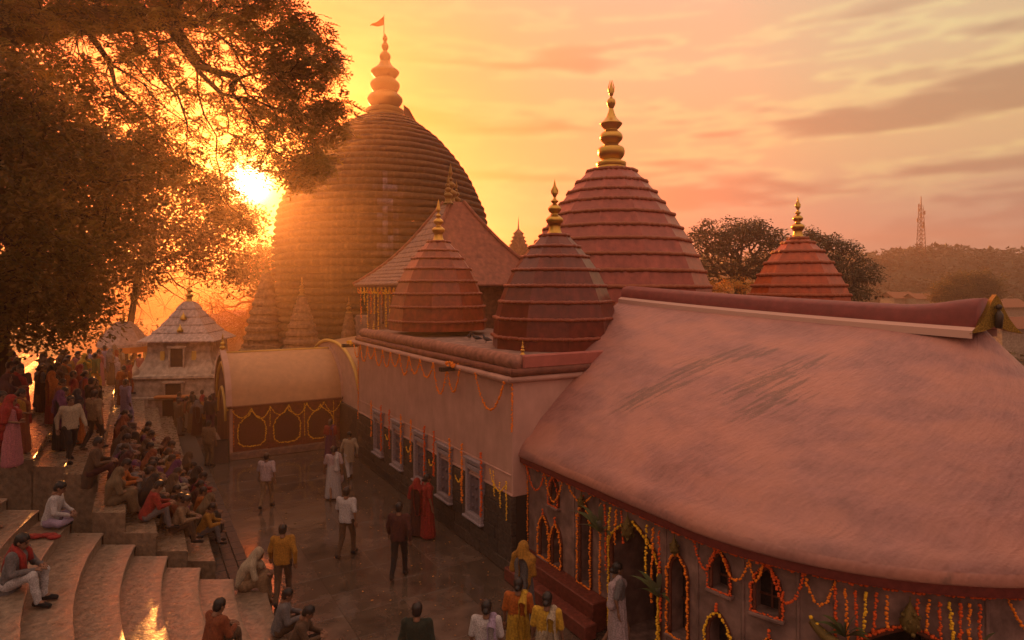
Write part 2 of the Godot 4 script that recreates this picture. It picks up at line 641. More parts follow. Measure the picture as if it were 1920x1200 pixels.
func hall() -> void:
	var pale := mat("pale_plaster", lin(0.60, 0.34, 0.27), 0.8, 0.008, 0.22, 0.4, 0.86)
	var red := mat("red_plaster", lin(0.40, 0.13, 0.085), 0.75, 0.01, 0.4, 0.6, 0.6)
	var stones := []
	for k in 4:
		stones.append(mat("dark_stone%d" % k, lin(0.075 + 0.018 * k, 0.056 + 0.012 * k, 0.045 + 0.008 * k), 0.7, 0.02, 0.8, 1.2, 0.45))
	weather(pale as StandardMaterial3D, 0.86, 0.22, 0.06)
	weather(red as StandardMaterial3D, 0.6)
	var o := hall_thing("pale_hall", "long pale plastered hall with dark stone foot, five framed windows and a rolled cornice", "hall")
	var m := Mb.new(true)
	m.box(Vector3(2.6, 0.93, -6.0), Vector3(5.0, 1.86, 11.9))
	obj("core", m, mat("joint", lin(0.03, 0.022, 0.018), 0.95), o)
	m = Mb.new(true)
	m.box(Vector3(2.55, 3.23, -6.0), Vector3(5.1, 2.76, 12.0), 0.02)
	obj("wall", m, pale, o)
	m = Mb.new(true)
	m.box(Vector3(0.0, 2.36, -6.0), Vector3(0.05, 0.05, 11.9), 0.015)
	m.box(Vector3(0.0, 1.9, -6.0), Vector3(0.07, 0.06, 12.02), 0.02)
	obj("string_course", m, pale, o)
	m = Mb.new(true)
	m.box(Vector3(2.7, 4.86, -6.1), Vector3(4.9, 0.52, 11.8), 0.03)
	obj("terrace", m, mat("terrace_plaster", lin(0.42, 0.25, 0.2), 0.8, 0.012, 0.3, 1.0, 0.5), o)
	# rolls of the cornice and the parapet
	for r: Array in [["cornice_pipe", -0.10, 4.64, 0.085, -12.45, 0.03], ["cornice_roll", -0.03, 4.80, 0.10, -12.05, 0.06]]:
		m = Mb.new()
		var pts := PackedVector3Array()
		var rad := PackedFloat32Array()
		for i in 25:
			var z := lerpf(r[4], r[5] + 0.02, i / 24.0)
			pts.append(Vector3(r[1] + noise.get_noise_1d(z * 60) * 0.012, r[2] + noise.get_noise_1d(z * 45 + 90) * 0.014, z))
			rad.append(r[3] * (1.0 + 0.08 * noise.get_noise_1d(z * 150)))
		m.tube(pts, rad, 10)
		obj(r[0], m, red if r[0] == "cornice_roll" else pale, o)
		m = Mb.new()
		pts = PackedVector3Array()
		rad = PackedFloat32Array()
		for i in 9:
			var x := lerpf(r[1] - 0.04, 3.4, i / 8.0)
			pts.append(Vector3(x, r[2] + noise.get_noise_1d(x * 70) * 0.012, r[5]))
			rad.append(r[3] * (1.0 + 0.08 * noise.get_noise_1d(x * 150)))
		m.tube(pts, rad, 10)
		obj(r[0], m, red if r[0] == "cornice_roll" else pale, o)
	m = Mb.new()
	var pp := PackedVector3Array()
	var pr := PackedFloat32Array()
	for i in 31:
		var z := lerpf(-11.95, 0.05, i / 30.0)
		pp.append(Vector3(0.20 + noise.get_noise_1d(z * 60) * 0.015, 5.02 + noise.get_noise_1d(z * 45) * 0.015, z))
		pr.append(0.19 * (1.0 + 0.06 * noise.get_noise_1d(z * 110)))
	m.tube(pp, pr, 12)
	obj("parapet_roll", m, mat("parapet_plaster", lin(0.46, 0.2, 0.14), 0.75, 0.014, 0.5, 1.2, 0.5), o)
	m = Mb.new(true)
	m.box(Vector3(1.85, 5.04, 0.0), Vector3(3.2, 0.32, 0.2), 0.03)
	obj("parapet", m, mat("pink_plaster", lin(0.45, 0.13, 0.10), 0.75, 0.01, 0.4, 0.4, 0.75), o)
	# stone blocks of the foot, left open where the windows stand
	var holes := []
	for z: float in WIN_Z:
		holes.append([-z - 0.46, -z + 0.46, 0.8, 2.4])
	stone_course(o, Transform3D(), 12.0, 1.85, holes, stones)
	stone_course(o, Transform3D(Basis(Vector3.UP, -PI / 2), Vector3(0.0, 0, 0)).translated(Vector3(0.55, 0, 0)), 0.5, 1.85, [], stones)
	# windows: carved panel in a pale frame
	var lav := mat("window_lavender", lin(0.42, 0.34, 0.36), 0.7, 0.03, 1.2, 0.4, 0.6)
	var panel := mat("carved_panel", lin(0.30, 0.22, 0.26), 0.7, 0.05, 2.2, 2.0, 0.35)
	for z: float in WIN_Z:
		var w := Node3D.new()
		w.position = Vector3(0, 0, z)
		name_under(w, "window", o)
		m = Mb.new(true)
		m.box(Vector3(-0.02, 1.55, -0.40), Vector3(0.16, 1.5, 0.11), 0.015)
		m.box(Vector3(-0.02, 1.55, 0.40), Vector3(0.16, 1.5, 0.11), 0.015)
		m.box(Vector3(-0.022, 0.855, 0), Vector3(0.164, 0.11, 0.69), 0.015)
		m.box(Vector3(-0.022, 2.1, 0), Vector3(0.164, 0.12, 0.69), 0.015)
		obj("frame", m, lav, w)
		m = Mb.new(true)
		m.box(Vector3(-0.03, 2.31, 0.0), Vector3(0.22, 0.07, 1.0), 0.02)
		m.box(Vector3(-0.035, 2.24, 0.0), Vector3(0.16, 0.1, 0.9), 0.03)
		obj("lintel", m, lav, w)
		m = Mb.new(true)
		m.box(Vector3(-0.05, 0.77, 0.0), Vector3(0.24, 0.06, 1.02), 0.015)
		obj("sill", m, lav, w)
		m = Mb.new(true)
		m.box(Vector3(0.035, 1.48, 0.0), Vector3(0.05, 1.14, 0.69))
		for i in 3:
			for j in 4:
				var cc := Vector3(0.0, 1.06 + j * 0.27, -0.21 + i * 0.21)
				m.box(cc, Vector3(0.05, 0.13, 0.13), 0.03, Basis(Vector3.RIGHT, PI / 4))
		obj("panel", m, panel, w)
	# vaulted end bay with a round gable beyond the wall
	var b := hall_thing("vaulted_bay", "round-gabled vaulted bay of pink plaster joining the pale hall and red pavilion", "hall bay")
	var arc := []
	for i in 21:
		var t := i / 20.0
		var z := lerpf(-20.2, -12.0, t)
		arc.append(Vector2(z, 2.7 + 1.68 * pow(maxf(0.0, 1.0 - pow(absf(z + 16.1) / 4.1, 2.3)), 0.62)))
	m = Mb.new(true)
	var ms := Mb.new()
	for i in 20:
		var a: Vector2 = arc[i]
		var c: Vector2 = arc[i + 1]
		m.q(Vector3(0.06, 0, a.x), Vector3(0.06, 0, c.x), Vector3(0.06, c.y, c.x), Vector3(0.06, a.y, a.x), Vector3.LEFT)
		m.q(Vector3(5.0, 0, a.x), Vector3(5.0, 0, c.x), Vector3(5.0, c.y + 0.6, c.x), Vector3(5.0, a.y + 0.6, a.x), Vector3.RIGHT)
		for k in 4:
			var x0 := 0.06 + k * 1.235
			var x1 := x0 + 1.235
			var l0 := k * 0.15
			var l1 := l0 + 0.15
			ms.q(Vector3(x0, a.y + l0, a.x), Vector3(x0, c.y + l0, c.x), Vector3(x1, c.y + l1, c.x), Vector3(x1, a.y + l1, a.x), Vector3.UP)
	m.q(Vector3(0.06, 0, -20.2), Vector3(5, 0, -20.2), Vector3(5, 3.3, -20.2), Vector3(0.06, 2.7, -20.2), Vector3.FORWARD)
	obj("gable_wall", m, mat("bay_plaster", lin(0.55, 0.31, 0.23), 0.8, 0.01, 0.3, 0.6, 0.82), b)
	obj("vault_roof", ms, mat("vault_plaster", lin(0.50, 0.26, 0.12), 0.55, 0.012, 0.35, 0.8, 0.8), b)
	m = Mb.new()
	pp = PackedVector3Array()
	pr = PackedFloat32Array()
	for a: Vector2 in arc:
		pp.append(Vector3(0.02, a.y + 0.03, a.x))
		pr.append(0.075)
	m.tube(pp, pr, 8)
	obj("gable_rim", m, mat("ochre", lin(0.6, 0.36, 0.08), 0.6), b)
	m = Mb.new(true)
	m.box(Vector3(0.03, 0.95, -16.1), Vector3(0.1, 1.9, 8.1), 0.02)
	obj("foot", m, stones[1], b)
	# the rise of plaster behind the terrace, towards the porch
	m = Mb.new(true)
	m.box(Vector3(3.6, 2.7, -16.6), Vector3(2.6, 5.4, 9.0), 0.05)
	obj("back_block", m, mats["terrace_plaster"], b)


# ---------------------------------------------------------------- the long hall with the curved roof
const EAVE_R := 4.64
const EAVE_X := 0.22
const BEND := 5.1
const BACK := -1.45


# point of the plan, t metres along the wall from the pale hall, e metres inside the eave
func plan(t: float, e: float) -> Vector2:
	var r := EAVE_R - e
	var arc_len := PI * (EAVE_R - 0.225)
	if t <= BEND:
		return Vector2(EAVE_X + e, t)
	if t >= BEND + arc_len:
		return Vector2(EAVE_X + EAVE_R + r, BEND - (t - BEND - arc_len))
	var a := (t - BEND) / (EAVE_R - 0.225)
	return Vector2(EAVE_X + EAVE_R - r * cos(a), BEND + r * sin(a))


func plan_out(t: float) -> Vector3:
	var a := plan(t, 0.0)
	var b := plan(t, 0.5)
	return Vector3(a.x - b.x, 0, a.y - b.y).normalized()


func ridge_y(z: float) -> float:
	return 6.53 - 0.045 * z + 0.004 * pow(z - 3.0, 2.0) * 0.5


func ridge_point(t: float) -> Vector3:
	var p := plan(t, 0.0)
	var z := p.y
	if z > BEND:
		z = BEND + 2.45 * (z - BEND) / EAVE_R
	return Vector3(EAVE_X + EAVE_R, ridge_y(z), z)


# arched openings of the wall: start, end, foot, spring, top, how deep
const OPENINGS := [[0.55, 0.93, 0.62, 1.2, 1.56, 0.3], [1.05, 1.40, 0.6, 1.15, 1.52, 0.3], [0.98, 1.28, 1.92, 2.25, 2.53, 0.25], [2.08, 2.46, 0.6, 1.95, 2.28, 0.3], [3.12, 4.45, 0.0, 1.75, 2.36, 1.1], [4.72, 5.14, 0.75, 1.85, 2.18, 0.3], [5.62, 5.96, 1.90, 2.22, 2.52, 0.25], [5.56, 5.96, 0.5, 1.2, 1.52, 0.3], [6.36, 6.76, 1.80, 2.2, 2.52, 0.25], [6.40, 6.80, 0.5, 1.1, 1.42, 0.3], [7.75, 9.05, 0.0, 1.6, 2.08, 1.1]]


func arch_y(o: Array, t: float) -> float:
	var u: float = absf(t - (o[0] + o[1]) * 0.5) / ((o[1] - o[0]) * 0.5)
	u = clampf(u, 0.0, 1.0)
	var rise: float = o[4] - o[3]
	return o[3] + rise * (0.75 * sqrt(maxf(0.0, 1.0 - u * u)) + 0.25 * (1.0 - u) * (1.0 - u) * 1.0)


func wall_at(t: float, y: float, e: float) -> Vector3:
	var p := plan(t, e)
	return Vector3(p.x, y, p.y)


func roof_texture() -> Array:
	var f := FastNoiseLite.new()
	f.seed = 5
	f.frequency = 1.0
	f.fractal_octaves = 4
	f.fractal_gain = 0.62
	var w := 1024
	var h := 512
	var im := Image.create(w, h, false, Image.FORMAT_RGB8)
	var bump := Image.create(w, h, false, Image.FORMAT_RGB8)
	f.fractal_octaves = 3
	for y in h:
		var v := float(y) / h
		for x in w:
			var u := float(x) / w
			# trowel strokes drawn slantwise down the slope
			var q := u * 27.0 - v * 4.0
			var r := v * 6.0 + u * 6.0
			var s := f.get_noise_2d(q * 5.0, r * 1.5)
			var s2 := f.get_noise_2d(q * 17.0 + 40.0, r * 6.5)
			var broad := f.get_noise_2d(u * 9.0, v * 5.0 + 30.0)
			var b := clampf(0.5 + s * 0.42 + s2 * 0.3, 0.0, 1.0)
			bump.set_pixel(x, y, Color(b, b, b))
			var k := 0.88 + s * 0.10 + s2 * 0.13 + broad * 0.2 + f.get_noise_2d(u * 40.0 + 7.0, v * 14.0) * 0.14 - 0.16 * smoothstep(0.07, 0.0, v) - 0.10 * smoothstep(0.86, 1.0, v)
			var c := Vector3(0.375, 0.172, 0.146) * k
			c = c.lerp(Vector3(0.43, 0.18, 0.115), clampf(broad * 0.8 + 0.2, 0.0, 0.5))
			# weathered dark patches
			var st := 0.0
			for d: Array in [] if u > 0.5 else [[0.17, 0.52, 0.020, 0.17], [0.155, 0.37, 0.018, 0.13], [0.245, 0.55, 0.024, 0.16], [0.26, 0.46, 0.02, 0.13], [0.21, 0.66, 0.012, 0.07], [0.37, 0.93, 0.012, 0.06]]:
				var g := exp(-pow((u - d[0] - (v - d[1]) * 0.16) / d[2], 2.0) - pow((v - d[1]) / d[3], 2.0))
				st = maxf(st, g * (0.6 if d[2] > 0.03 else 1.0))
			var patch := smoothstep(0.16, 0.36, f.get_noise_2d(q * 4.2, r * 0.6 + 9.0) * 0.9 + f.get_noise_2d(q * 24.0, r * 4.0) * 0.45 + st * 0.66 - 0.22) * smoothstep(0.08, 0.5, st)
			var scratches := smoothstep(0.30, 0.62, f.get_noise_2d(q * 16.0, r * 1.1 + 90.0)) * smoothstep(0.0, 0.3, f.get_noise_2d(u * 14.0, v * 9.0) + 0.1)
			c = c.lerp(Vector3(0.12, 0.075, 0.055), clampf(patch * (0.38 + 0.5 * clampf(s2 + 0.4, 0.0, 1.0)) + scratches * 0.3, 0.0, 0.75))
			im.set_pixel(x, y, Color(c.x, c.y, c.z).linear_to_srgb())
	return [ImageTexture.create_from_image(im), ImageTexture.create_from_image(bump)]


func long_hall() -> void:
	var o := hall_thing("long_hall", "long hall with a great curved pink plaster roof and rounded end over arched niches", "hall")
	var whole := BEND * 2.0 + PI * (EAVE_R - 0.225) - BACK * 2.0
	# roof
	var rm := StandardMaterial3D.new()
	var rt := roof_texture()
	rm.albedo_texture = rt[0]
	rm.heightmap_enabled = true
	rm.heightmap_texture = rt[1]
	rm.heightmap_scale = 1.5
	rm.roughness = 0.46
	rm.metallic_specular = 0.45
	var m := Mb.new()
	var nt := 120
	var shape := [[-0.004, -0.022], [-0.012, -0.01], [0.0, 0.03], [0.012, 0.055], [0.035, 0.085], [0.07, 0.117]]
	for i in 19:
		var v := lerpf(0.11, 1.0, i / 18.0)
		shape.append([v, 0.055 + v * 0.945 + 0.10 * sin(v * PI) * (1.0 - v * 0.4)])
	var rows := []
	for i in nt + 1:
		var t := lerpf(BACK, BACK + whole, float(i) / nt)
		var e := wall_at(t, 2.87, 0.0)
		var r := ridge_point(t)
		var row := []
		for s: Array in shape:
			var p := e.lerp(r, s[0])
			p.y = lerpf(2.87, r.y, s[1])
			p += plan_out(t) * noise.get_noise_3d(p.x * 14.0, p.y * 14.0, p.z * 14.0) * 0.02
			row.append(p)
		rows.append(row)
	for i in nt:
		for k in shape.size() - 1:
			m.quv(rows[i][k], rows[i + 1][k], rows[i + 1][k + 1], rows[i][k + 1], Vector2(float(i) / nt, shape[k][0]), Vector2(float(i + 1) / nt, shape[k][0]), Vector2(float(i + 1) / nt, shape[k + 1][0]), Vector2(float(i) / nt, shape[k + 1][0]), plan_out(lerpf(BACK, BACK + whole, float(i) / nt)) + Vector3.UP)
	var dark := mat("eave_red", lin(0.17, 0.028, 0.02), 0.6, 0.02, 0.8, 0.3, 0.7)
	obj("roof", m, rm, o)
	# soffit, fascia and the end wall of the roof
	m = Mb.new(true)
	var mf := Mb.new(true)
	for i in nt:
		var ta := lerpf(BACK, BACK + whole, float(i) / nt)
		var tb := lerpf(BACK, BACK + whole, float(i + 1) / nt)
		m.q(wall_at(ta, 2.70, 0.04), wall_at(tb, 2.70, 0.04), wall_at(tb, 2.74, 0.5), wall_at(ta, 2.74, 0.5), Vector3.DOWN)
		for q: Array in [[2.80, -0.02, 2.66, -0.015], [2.66, -0.015, 2.66, 0.06], [2.82, 0.05, 2.80, -0.02]]:
			mf.q(wall_at(ta, q[0], q[1]), wall_at(tb, q[0], q[1]), wall_at(tb, q[2], q[3]), wall_at(ta, q[2], q[3]), plan_out(ta) + Vector3(0, 0.01, 0) if q[0] > q[2] and q[1] < 0.0 else Vector3.DOWN if q[0] == q[2] else Vector3.UP)
	for k in shape.size() - 1:
		for q: Array in [[rows[0], -1.0], [rows[nt], 1.0]]:
			var a: Vector3 = q[0][k]
			var b: Vector3 = q[0][k + 1]
			m.q(a, b, Vector3(b.x, 2.7, b.z), Vector3(a.x, 2.7, a.z), Vector3.FORWARD)
	obj("soffit", m, mat("soffit_plaster", lin(0.4, 0.22, 0.18), 0.85), o)
	obj("fascia", mf, dark, o)
	# wall with its openings, cut column by column
	var wallm := mat("wall_plaster", lin(0.50, 0.29, 0.24), 0.82, 0.008, 0.45, 0.7, 0.55)
	weather(wallm, 0.68, 0.3, 0.12)
	m = Mb.new(true)
	var cuts := [0.0]
	var t0 := 0.0
	while t0 < whole + BACK:
		t0 += 0.12 if t0 < 10.0 else 0.5
		cuts.append(t0)
	for q: Array in OPENINGS:
		for i in 13:
			cuts.append(lerpf(q[0], q[1], i / 12.0))
	cuts.sort()
	for i in cuts.size() - 1:
		var a: float = cuts[i]
		var b: float = cuts[i + 1]
		if b - a < 0.0005:
			continue
		var mid := (a + b) * 0.5
		var free := []
		for q: Array in OPENINGS:
			if mid > q[0] and mid < q[1]:
				free.append(q)
		free.sort_custom(func(p, r): return p[2] < r[2])
		var ya := 0.0
		var yb := 0.0
		for q: Array in free:
			if q[2] > 0.0:
				m.q(wall_at(a, ya, 0.225), wall_at(b, yb, 0.225), wall_at(b, q[2], 0.225), wall_at(a, q[2], 0.225), plan_out(mid))
			m.q(wall_at(a, q[2], 0.225), wall_at(b, q[2], 0.225), wall_at(b, q[2], 0.225 + q[5]), wall_at(a, q[2], 0.225 + q[5]), Vector3.UP)
			ya = arch_y(q, a)
			yb = arch_y(q, b)
			m.q(wall_at(a, ya, 0.225), wall_at(b, yb, 0.225), wall_at(b, yb, 0.225 + q[5]), wall_at(a, ya, 0.225 + q[5]), Vector3.DOWN)
		m.q(wall_at(a, ya, 0.225), wall_at(b, yb, 0.225), wall_at(b, 2.74, 0.225), wall_at(a, 2.74, 0.225), plan_out(mid))
	for q: Array in OPENINGS:
		for e in 2:
			var t: float = q[e]
			m.q(wall_at(t, q[2], 0.225), wall_at(t, q[3], 0.225), wall_at(t, q[3], 0.225 + q[5]), wall_at(t, q[2], 0.225 + q[5]), wall_at(q[1 - e], 0, 0.3) - wall_at(t, 0, 0.3))
	m.q(wall_at(0, 0, 0.225), wall_at(0, 2.74, 0.225), wall_at(0, 2.74, 5), wall_at(0, 0, 5), Vector3.FORWARD)
	obj("wall", m, wallm, o)
	# pilaster strips on the wall
	m = Mb.new(true)
	for t: float in [1.86, 2.72, 4.60, 5.34, 6.18, 7.0, 7.45, 9.4]:
		var p := wall_at(t, 1.35, 0.225)
		m.box(p, Vector3(0.05, 2.7, 0.05), 0.01, Basis.looking_at(plan_out(t), Vector3.UP))
	obj("pilaster", m, wallm, o)
	# backs of the niches and doors
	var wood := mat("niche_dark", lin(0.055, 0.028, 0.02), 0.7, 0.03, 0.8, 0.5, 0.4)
	var lip := mat("niche_frame", lin(0.22, 0.06, 0.03), 0.7, 0.03, 0.8, 0.4, 0.5)
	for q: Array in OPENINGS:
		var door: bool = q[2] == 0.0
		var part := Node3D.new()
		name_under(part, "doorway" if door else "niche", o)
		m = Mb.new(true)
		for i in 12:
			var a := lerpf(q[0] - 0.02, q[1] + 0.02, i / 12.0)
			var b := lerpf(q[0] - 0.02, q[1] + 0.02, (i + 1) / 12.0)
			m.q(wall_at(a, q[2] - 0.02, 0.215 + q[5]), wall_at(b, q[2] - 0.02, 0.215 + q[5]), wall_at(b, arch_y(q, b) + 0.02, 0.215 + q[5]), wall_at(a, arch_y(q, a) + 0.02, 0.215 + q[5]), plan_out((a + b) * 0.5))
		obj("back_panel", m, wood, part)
		# moulded frame round the arch
		m = Mb.new()
		var pts := PackedVector3Array()
		var rad := PackedFloat32Array()
		for i in 31:
			var f := i / 30.0
			var t: float
			var y: float
			if f < 0.3:
				t = q[0]
				y = lerpf(q[2], q[3], f / 0.3)
			elif f > 0.7:
				t = q[1]
				y = lerpf(q[3], q[2], (f - 0.7) / 0.3)
			else:
				t = lerpf(q[0], q[1], (f - 0.3) / 0.4)
				y = arch_y(q, t)
			pts.append(wall_at(t, y, 0.205))
			rad.append(0.035 if not door else 0.05)
		m.tube(pts, rad, 6)
		obj("frame", m, lip, part)
		if not door:
			m = Mb.new(true)
			var c := wall_at((q[0] + q[1]) * 0.5, q[2] - 0.03, 0.18)
			m.box(c, Vector3(q[1] - q[0] + 0.14, 0.06, 0.14), 0.015, Basis.looking_at(plan_out((q[0] + q[1]) * 0.5), Vector3.UP))
			obj("sill", m, wallm, part)
			m = Mb.new(true)
			var mid: float = (q[0] + q[1]) * 0.5
			m.box(wall_at(mid, (q[2] + q[4]) * 0.5, 0.19 + q[5]), Vector3(0.03, q[4] - q[2] - 0.02, 0.03), 0.0, Basis.looking_at(plan_out(mid), Vector3.UP))
			m.box(wall_at(mid, lerpf(q[2], q[3], 0.5), 0.192 + q[5]), Vector3(q[1] - q[0], 0.03, 0.025), 0.0, Basis.looking_at(plan_out(mid), Vector3.UP))
			obj("bar", m, lip, part)
	# red benches along the foot
	var red := mat("bench_red", lin(0.23, 0.055, 0.035), 0.55, 0.02, 0.8, 0.4, 0.55)
	m = Mb.new(true)
	m.box(Vector3(0.24, 0.3, 1.52), Vector3(0.40, 0.6, 2.96), 0.02)
	obj("ledge", m, red, o)
	m = Mb.new(true)
	m.box(Vector3(-0.11, 0.15, 1.6), Vector3(0.30, 0.3, 3.1), 0.02)
	obj("ledge", m, red, o)
	# ridge: a red roll over a pale band, curling up at its end
	m = Mb.new()
	var mb := Mb.new(true)
	var rg := []
	for i in 41:
		var z := lerpf(BACK + 0.02, 7.68, i / 40.0)
		var rise := 0.17 * pow(smoothstep(6.2, 7.7, z), 1.6)
		var y := ridge_y(z)
		var row := []
		for k in 9:
			var a := PI * k / 8.0
			row.append(Vector3(EAVE_X + EAVE_R - cos(a) * 0.34, y + 0.05 + pow(sin(a), 0.8) * (0.18 + rise) - (0.18 if k == 0 or k == 8 else 0.0), z))
		rg.append(row)
	for i in 40:
		for k in 8:
			m.q(rg[i][k], rg[i + 1][k], rg[i + 1][k + 1], rg[i][k + 1], Vector3(-cos(PI * (k + 0.5) / 8.0), sin(PI * (k + 0.5) / 8.0), 0))
		for sg: float in [-1.0, 1.0]:
			var a: Vector3 = rg[i][0] if sg < 0 else rg[i][8]
			var b: Vector3 = rg[i + 1][0] if sg < 0 else rg[i + 1][8]
			var off := Vector3(0.10 * sg, -0.02, 0)
			var dn := Vector3(0, -0.13, 0)
			mb.q(a + Vector3(-sg * 0.03, 0.05, 0), b + Vector3(-sg * 0.03, 0.05, 0), b + off, a + off, Vector3.UP)
			mb.q(a + off, b + off, b + off + dn, a + off + dn, Vector3(sg, 0, 0))
	for k in range(1, 8):
		m.to(rg[40][0], rg[40][k], rg[40][k + 1], Vector3.BACK)
	obj("ridge_roll", m, mat("ridge_red", lin(0.26, 0.052, 0.04), 0.55, 0.012, 0.5, 0.6, 0.7), o)
	obj("ridge_band", mb, mat("band_pale", lin(0.55, 0.34, 0.27), 0.7), o)
	# gilded gable at the ridge end
	var gold := mat("old_gold", lin(0.55, 0.33, 0.06), 0.45, 0.04, 1.5, 0.8, 0.5, 0.8)
	m = Mb.new(true)
	var ry := ridge_y(7.6)
	var out := PackedVector2Array()
	for q: Array in [[-0.62, -0.28], [-0.45, -0.12], [-0.3, 0.08], [-0.19, 0.28], [-0.10, 0.50], [0.0, 0.64], [0.10, 0.50], [0.19, 0.28], [0.3, 0.08], [0.45, -0.12], [0.62, -0.28], [0.3, -0.22], [0.0, -0.10], [-0.3, -0.22]]:
		out.append(Vector2(q[0], q[1]) * 0.72)
	var tri := Geometry2D.triangulate_polygon(out)
	var zf := 7.74
	for i in range(0, tri.size(), 3):
		var a := Vector3(EAVE_X + EAVE_R + out[tri[i]].x, ry + out[tri[i]].y, zf)
		var b := Vector3(EAVE_X + EAVE_R + out[tri[i + 1]].x, ry + out[tri[i + 1]].y, zf)
		var c := Vector3(EAVE_X + EAVE_R + out[tri[i + 2]].x, ry + out[tri[i + 2]].y, zf)
		m.to(a, b, c, Vector3.BACK)
		m.to(a - Vector3(0, 0, 0.1), b - Vector3(0, 0, 0.1), c - Vector3(0, 0, 0.1), Vector3.FORWARD)
	for i in out.size():
		var j := (i + 1) % out.size()
		var a := Vector3(EAVE_X + EAVE_R + out[i].x, ry + out[i].y, zf)
		var b := Vector3(EAVE_X + EAVE_R + out[j].x, ry + out[j].y, zf)
		m.q(a, b, b - Vector3(0, 0, 0.1), a - Vector3(0, 0, 0.1), Vector3(b.y - a.y, a.x - b.x, 0) * -1.0)
	var gp := obj("gilded_gable", m, gold, o)
	var pivot := Vector3(EAVE_X + EAVE_R, 0, 7.6)
	gp.transform = Transform3D(Basis(Vector3.UP, deg_to_rad(-30)), pivot - Basis(Vector3.UP, deg_to_rad(-30)) * pivot + Vector3(0, 0, 0.16))
	m = Mb.new()
	m.tube(PackedVector3Array([Vector3(EAVE_X + EAVE_R, ry - 0.1, zf + 0.05), Vector3(EAVE_X + EAVE_R, ry + 0.12, zf + 0.06), Vector3(EAVE_X + EAVE_R, ry + 0.2, zf + 0.05)]), PackedFloat32Array([0.05, 0.06, 0.02]), 6)
	m.ball(Vector3(EAVE_X + EAVE_R, ry + 0.25, zf + 0.05), Vector3.ONE * 0.05)
	obj("figure", m, mat("dark_bronze", lin(0.05, 0.03, 0.02), 0.5), gp)


# ---------------------------------------------------------------- domes
# rings: [radius, height] of each ledge from the ground up, last one under the finial
func stepped_dome(called: String, label: String, at: Vector3, rings: Array, facets: int, turn: float, paint: Material, ledge_paint: Material, ledge_r: float, group: String) -> Node3D:
	var o := thing(called, label, "dome", at, 0.0, group)
	for k in rings.size() - 1:
		var r0: float = rings[k][0]
		var r1: float = rings[k + 1][0]
		var y0: float = rings[k][1]
		var y1: float = rings[k + 1][1]
		var m := Mb.new(true)
		var prof := []
		for i in 6:
			var f := i / 5.0
			# each tier flares a little at its foot
			prof.append(Vector2(lerpf(r0 * (0.985 if k > 0 else 1.0), r1 * 0.985, pow(f, 0.92)), lerpf(y0, y1, f)))
		m.lathe(Vector3.ZERO, prof, facets, turn)
		var tier := obj("tier", m, paint, o)
		# uneven row of plaster lumps that ends the tier above
		m = Mb.new()
		var seg := facets * int(clampf(r1 * 9.0, 4.0, 16.0))
		var ring := []
		for i in seg + 1:
			var a := turn + TAU * (i % seg) / seg
			var lo := floorf((a - turn) / (TAU / facets)) * TAU / facets + turn
			var half := PI / facets
			var rr := r1 * 0.985 * cos(half) / cos(a - lo - half)
			ring.append(Vector3(sin(a) * rr, y1, cos(a) * rr))
		var cs := []
		for i in seg + 1:
			var row := []
			var out := Vector3((ring[i] as Vector3).x, 0, (ring[i] as Vector3).z).normalized()
			var g := 1.0 + 0.55 * noise.get_noise_2d((i % seg) * 47.0, k * 130.0 + at.x * 50.0) + 0.34 * sin((i % seg) * TAU / 3.0)
			for q: Array in [[-0.3, -0.75], [0.75, -1.0], [1.15, -0.3], [0.8, 0.5], [-0.2, 0.75]]:
				row.append(ring[i] + out * q[0] * ledge_r * g + Vector3(0, q[1] * ledge_r * (0.6 + 0.4 * g) + 0.3 * ledge_r * noise.get_noise_2d((i % seg) * 31.0 + 500.0, k * 90.0), 0))
			cs.append(row)
		for i in seg:
			for j in 4:
				var mid: Vector3 = (ring[i] + ring[i + 1]) * 0.5
				m.q(cs[i][j], cs[i + 1][j], cs[i + 1][j + 1], cs[i][j + 1], (cs[i][j] + cs[i + 1][j + 1]) * 0.5 - mid)
		obj("ledge", m, ledge_paint, tier)
	return o


const FINIAL_SMALL := [[["base", 0.0], [0.185, 0.0], [0.175, 0.03], [0.13, 0.06], [0.105, 0.12], [0.10, 0.18], [0.12, 0.20]], [["bulb", 0.0], [0.09, 0.20], [0.125, 0.225], [0.15, 0.27], [0.142, 0.31], [0.10, 0.35], [0.06, 0.375], [0.055, 0.40]], [["bulb", 0.0], [0.055, 0.40], [0.09, 0.425], [0.115, 0.47], [0.105, 0.505], [0.065, 0.545], [0.03, 0.57]], [["collar", 0.0], [0.03, 0.57], [0.06, 0.60], [0.065, 0.62], [0.03, 0.65], [0.022, 0.68]], [["spear", 0.0], [0.02, 0.68], [0.045, 0.73], [0.05, 0.76], [0.028, 0.86], [0.016, 0.93], [0.0, 1.0]]]
const FINIAL_TALL := [[["base", 0.0], [0.162, 0.0], [0.166, 0.03], [0.156, 0.045], [0.162, 0.06], [0.160, 0.095], [0.115, 0.105], [0.105, 0.12]], [["bulb", 0.0], [0.100, 0.12], [0.118, 0.14], [0.142, 0.175], [0.148, 0.215], [0.135, 0.255], [0.09, 0.28], [0.074, 0.295]], [["bulb", 0.0], [0.074, 0.295], [0.098, 0.32], [0.122, 0.35], [0.125, 0.38], [0.108, 0.415], [0.076, 0.44], [0.068, 0.455]], [["bulb", 0.0], [0.068, 0.455], [0.09, 0.475], [0.118, 0.51], [0.118, 0.525], [0.085, 0.555], [0.056, 0.59], [0.036, 0.64], [0.024, 0.685]], [["small_bulb", 0.0], [0.022, 0.685], [0.036, 0.71], [0.048, 0.745], [0.042, 0.78], [0.018, 0.805], [0.012, 0.82]], [["spear", 0.0], [0.012, 0.82], [0.026, 0.85], [0.024, 0.89], [0.012, 0.95], [0.0, 1.0]]]


